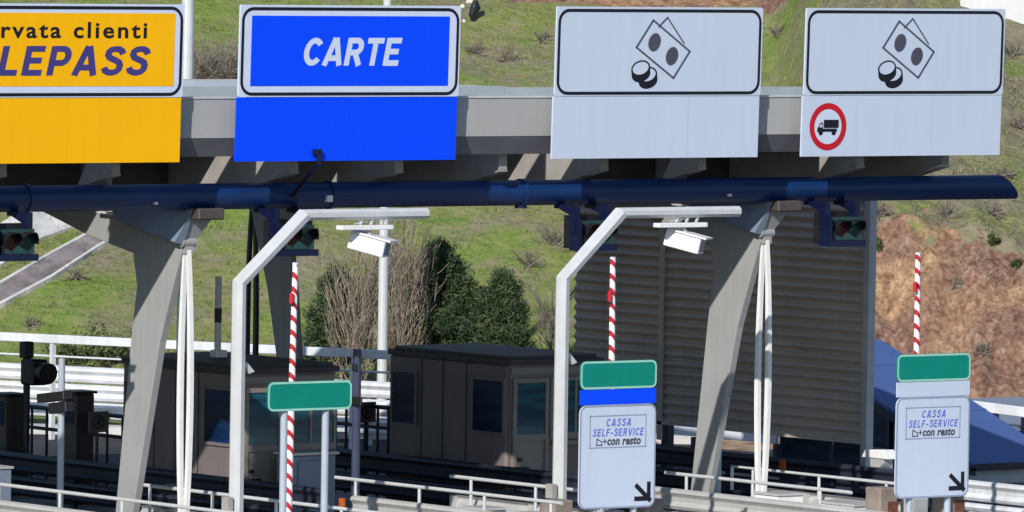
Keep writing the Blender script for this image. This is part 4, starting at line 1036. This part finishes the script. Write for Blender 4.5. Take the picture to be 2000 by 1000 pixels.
# second low shed behind, dark
t = thing('dark_shed', 'low dark blue shed roof beyond the white rail fence', 'shed', (23, 14, 0))
MB().prism([(12.6, 0.60), (16.5, 0.80), (16.5, 0.87), (12.6, 0.67)], 0, 20.2, 26).build('roof', 'cabinet', t)
MB().prism([(12.7, 0), (16.4, 0), (16.4, 0.76), (12.7, 0.58)], 0, 20.3, 25.9).build('wall', 'kiosk_navy', t)
# long dark glazed panels under the ribbed wall
t = thing('glazed_screen', 'low dark blue glazed screen under the ribbed wall', 'screen', (12.3, 8.8, 0))
for px0, px1 in ((1532, 1622), (1628, 1694)):
    p0 = SX(12.0, px0, 880); p1 = SX(12.0, px1, 880)
    MB().box(12.0, 12.03, p1.y, p0.y, 0.15, 0.98).build('pane', 'glass_kiosk', t)
pm = MB(); p0 = SX(12.0, 1526, 880); p1 = SX(12.0, 1698, 880)
pm.box(11.97, 12.05, p1.y, p0.y, 0.983, 1.03); pm.box(11.97, 12.05, p1.y, p0.y, 0.0, 0.147)
pm.box(11.965, 12.055, p0.y-0.06, p0.y, 0.15, 1.12); pm.build('frame', 'kiosk_navy', t)

# ------------------------------------------------------------------ white house at the top of the slope
p_, u_, v_ = hit_terrain(1876, 15)
t = thing('white_house', 'white house wall at the top of the slope above the last sign', 'house', (p_.x, p_.y, p_.z))
u0, u1 = u_, u_+5.0; zb = terrain(u_, v_)-0.6
mb = MB(); mb.box(0, 1, 0, 1, 0, 1); mb.v = [UV(u0+(u1-u0)*q.x, v_+0.1+4*q.y, zb + 4.2*q.z) for q in mb.v]; mb.build('wall', 'white_house', t)
mb = MB()
mb.add([UV(u0-0.3, v_-0.2, zb+4.2), UV(u1+0.3, v_-0.2, zb+4.2), UV(u1+0.3, v_+2.1, zb+5.4), UV(u0-0.3, v_+2.1, zb+5.4), UV(u1+0.3, v_+4.4, zb+4.2), UV(u0-0.3, v_+4.4, zb+4.2)],
       [(0, 1, 2, 3), (3, 2, 4, 5), (0, 3, 5), (1, 4, 2), (0, 5, 4, 1)]); mb.build('roof', 'rust', t)
for k in (1.2, 3.2):
    mb = MB(); mb.box(0, 1, 0, 1, 0, 1); mb.v = [UV(u0+k+0.8*q.x, v_+0.06+0.03*q.y, zb+2.2+1.2*q.z) for q in mb.v]; mb.build('window', 'glass_side', t)

# ------------------------------------------------------------------ plants
def tri(mb, tone, c, d, s, wd, val):
    sd = d.cross(Vector((random.uniform(-1, 1), random.uniform(-1, 1), random.uniform(-1, 1)))).normalized()*wd
    o = len(mb.v); mb.v += [c-sd, c+sd, c+d*s+sd*0.25, c+d*s-sd*0.25]; mb.f.append([o, o+1, o+2, o+3]); tone.append(val)
def rdir(zb=0.0):
    while True:
        d = Vector((random.uniform(-1, 1), random.uniform(-1, 1), random.uniform(-1, 1)))
        if 0.1 < d.length < 1: break
    d.normalize(); d.z += zb; return d.normalized()
def pine(px, v, top_py, rad, label, lean=0.0, clumps=150, group='dark conifers behind the booths', mt_='pine_needles', base=0.15, rnd=False):
    u = pxu(px, v); g = max(terrain(u, v), 0); b = UV(u, v, g); ztop = (CAM + ray(px, top_py)*(v/ray(px, top_py).dot(FH))).z
    H = ztop-g; t = thing('pine_tree', label, 'tree', b, group)
    tr = MB(); tr.tube([b, b+Vector((0.03, 0, H*0.5)), b+RH*lean*H+Vector((0, 0, H*0.95))], [0.10, 0.07, 0.02], 8)
    cr = MB(); tone = []
    for i in range(clumps):
        f = random.random()**0.85; h = base + (0.97-base)*f
        env = rad*(1-((h-base)/(1-base))**1.25)*(0.85+0.6*noise.noise((i*0.37, h*4, px*0.01))) + 0.10
        a = random.uniform(0, 2*math.pi)
        if rnd: env = rad*max(0.0, 1-h**1.7)*(0.95+0.9*noise.noise((math.cos(a)*1.8+px, math.sin(a)*1.8, h*3.2)))
        rr = max(0.05, env)*math.sqrt(random.uniform(0.15, 1))
        ax = b + RH*lean*H*h + Vector((0, 0, H*h*0.93)); c = ax + Vector((math.cos(a)*rr, math.sin(a)*rr, 0.10*rr + random.uniform(-0.1, 0.1)))
        tr.tube([b + RH*lean*H*h*0.9 + Vector((0, 0, H*h*0.82)), c], [0.016, 0.007], 4, False)
        out = (c-ax).normalized() if rr > 0.02 else Vector((0, 0, 1))
        ct = random.random()**1.3*0.8; sz = random.uniform(0.14, 0.26)
        for k in range(95):
            d = (out*0.35 + rdir(0.45)).normalized(); q = c + rdir()*sz*random.random()**0.5
            tri(cr, tone, q, d, random.uniform(0.06, 0.12), random.uniform(0.008, 0.017), min(1, ct + random.random()*0.25))
    tr.build('trunk', 'bark', t); cr.build('crown', mt_, t, tone=tone)
    return t
random.seed(11)
pine(900, 146.3, 458, 1.25, 'broad dark pine right of the bare trees', -0.13, 430, rnd=True)
pine(968, 146.0, 520, 1.0, 'lower dark pine behind the booth roof, beside the broad one', 0.06, 260, rnd=True)
pine(644, 145.9, 508, 0.75, 'slim dark conifer left of the bare trees', 0.05, 150)

def bare_tree(px, v, top_py, spread, n_br, label, mt_='twig', group='bare trees by the lamp post', twigs=6, r0=0.05):
    u = pxu(px, v); g = max(terrain(u, v), 0); b = UV(u, v, g); H = (CAM + ray(px, top_py)*(v/ray(px, top_py).dot(FH))).z-g
    t = thing('bare_tree', label, 'tree', b, group)
    tr = MB(); tr.tube([b, b+Vector((0.02, 0.02, H*0.45)), b+Vector((0, 0, H*0.98))], [r0, r0*0.6, 0.008], 7)
    br = MB()
    for i in range(n_br):
        h0 = random.uniform(0.02, 0.6)*H; a = random.uniform(0, 2*math.pi); ln = min(H*random.uniform(0.72, 1.0)-h0, H*random.uniform(0.30, 0.80))
        if ln < 0.2: continue
        o = Vector((math.cos(a), math.sin(a), 0)); sp_ = spread*random.uniform(0.35, 1.0)*(1-h0/H*0.35)
        p0 = b+Vector((0, 0, h0)); pts = [p0]
        for k in range(1, 6):
            f = k/5; pts.append(p0 + o*sp_*(f**0.7) + Vector((random.uniform(-.05, .05), random.uniform(-.05, .05), ln*f*random.uniform(.94, 1.04))))
        rr = random.uniform(0.006, 0.012); br.tube(pts, [rr, rr*.85, rr*.7, rr*.55, rr*.4, rr*.25], 4, False)
        for k in range(twigs):
            f = random.uniform(0.2, 0.95)*5; i0 = min(4, int(f)); q = pts[i0].lerp(pts[i0+1], f-i0)
            d = (Vector((random.uniform(-.8, .8), random.uniform(-.8, .8), 1))+o*0.45).normalized(); l_ = random.uniform(0.15, 0.5)
            br.tube([q, q+d*l_*0.5, q+d*l_+Vector((0, 0, l_*0.15))], [0.006, 0.0045, 0.003], 3, False)
    tr.build('trunk', 'bark', t); br.build('branches', mt_, t)
    return t
random.seed(5)
bare_tree(700, 145.2, 440, 0.85, 85, 'bare brown tree with upright twigs, left of the lamp post')
bare_tree(788, 145.6, 385, 0.75, 100, 'bare brown tree with upright twigs, right of the lamp post')
bare_tree(745, 145.9, 425, 0.62, 65, 'bare brown tree with upright twigs, behind the lamp post')
bare_tree(1080, 148.5, 560, 0.5, 45, 'small bare bush beside the bent mast, right of the pines', 'twig_grey', None, 5, 0.02)

def bush(px, py, rad, label, dead=False, group=None, dens=1.0):
    p_, u, v = hit_terrain(px, py); g = max(terrain(u, v), 0); b = UV(u, v, g)
    t = thing('dry_bush' if dead else 'green_shrub', label, 'bush', b, group)
    st = MB(); cr = MB(); tone = []
    for i in range(int((60 if dead else 26)*dens)):
        d = rdir(0.55); l_ = rad*random.uniform(0.7, 1.25); mid = b + d*l_*0.5 + rdir()*0.08*rad
        st.tube([b+rdir()*0.15*rad, mid, b+d*l_], [0.010, 0.007, 0.003], 3, False)
        if dead:
            for k in range(7):
                q = b + d*l_*random.uniform(0.35, 1); st.tube([q, q+rdir(0.3)*rad*random.uniform(0.15, 0.4)], [0.005, 0.0025], 3, False)
        else:
            ct = random.random()*0.6
            for k in range(60):
                q = b + d*l_*random.uniform(0.35, 1.0) + rdir()*rad*0.22
                tri(cr, tone, q, rdir(0.3), random.uniform(0.04, 0.08), random.uniform(0.015, 0.03), min(1, ct+random.random()*0.4))
    st.build('stems', 'twig_grey' if dead else 'bark', t)
    if not dead: cr.build('foliage', 'shrub_leaves', t, tone=tone)
    return t
random.seed(21)
bush(130, 712, 0.55, 'dark green shrub behind the rail fence, farther from the first pillar')
bush(215, 706, 0.68, 'dark green shrub behind the rail fence, next to the first pillar')
bush(418, 166, 1.1, 'big grey leafless bush between the yellow and the blue sign', True, None, 3.2)
DB = 'dry leafless bushes dotted over the slope'
for px, py, rd in ((60, 640, .26), (150, 545, .28), (1030, 520, .42), (1085, 480, .45), (990, 120, .35), (930, 105, .3), (1060, 80, .25), (1520, 70, .25),
                   (1990, 250, .35), (1975, 110, .35), (1720, 420, .3), (1850, 425, .35), (1940, 420, .3), (1960, 345, .3), (1920, 690, .22), (1870, 560, .2)):
    bush(px, py, rd, 'grey brown dry bush on the slope among grass and earth', True, DB, 0.5)
GB = 'low green shrubs on the earth bank'
for px, py, rd in ((1712, 480, .11), (1985, 520, .10), (1940, 470, .10)):
    bush(px, py, rd, 'low green shrub growing on the orange earth bank', False, GB, 0.7)
# black sheet and pale stones near the corner of the blue sign
p_, u, v = hit_terrain(926, 40)
tag(None or (lambda mb: (mb.tube([UV(u, v, p_.z-0.1), UV(u-0.03, v, p_.z+0.12), UV(u+0.03, v, p_.z+0.28), UV(u+0.02, v, p_.z+0.42)], [0.03, 0.09, 0.11, 0.05], 9), mb.build('plastic_sheet', 'soil_bag'))[1])(MB()), 'black crumpled sheet on the slope beside the blue sign corner', 'sheet')
for k, (px, py, s_) in enumerate(((903, 14, 0.07), (906, 42, 0.05), (918, 4, 0.10))):
    p_, u, v = hit_terrain(px, py); mb = MB(); mb.tube([p_-Vector((0, 0, s_*0.8)), p_, p_+Vector((0.01, 0, s_*0.9))], [s_*0.8, s_, s_*0.4], 7)
    tag(mb.build('stone', 'pale_stone'), 'pale stone beside the black crumpled sheet near the blue sign', 'stone', 'pale stones by the black sheet')

# ------------------------------------------------------------------ grass over the slope
random.seed(99)
mb = MB(); tone = []
N = 15000
for i in range(N):
    v = 146.5 + 27*random.random(); u = random.uniform(-0.066, 0.066)*v
    b = bank(u)
    if b > 0.4:
        z = terrain(u, v); lim = 3.6 - 0.22*max(0, u-7.4) + 0.6*noise.noise((u*0.8, v*0.8, 7.7))
        if z < lim and random.random() < 0.72: continue
    if v > 166.9-max(0, u-5)*1.5 and u > 0.3: continue
    nn = noise.noise((u*0.45, v*0.45, 4.4)) + 0.5*noise.noise((u*1.4, v*1.4, 6.1))
    z = max(terrain(u, v), 0); c0 = UV(u, v, z-0.01); tb = 0.30 + 0.65*nn + random.uniform(-0.12, 0.12) + 0.42*b
    hgt = random.uniform(0.03, 0.075)*(1.0 + max(0, nn)*1.2)
    for k in range(6):
        d = rdir(1.1); q = c0 + Vector((random.uniform(-.12, .12), random.uniform(-.12, .12), 0))
        tri(mb, tone, q, d, hgt*random.uniform(0.6, 1.3), random.uniform(0.006, 0.014), min(1, max(0, tb+random.uniform(-.18, .18))))
o = mb.build('grass', 'grass_blades', tone=tone)
stuff(o, 'rough green and straw grass covering the slope', 'grass')
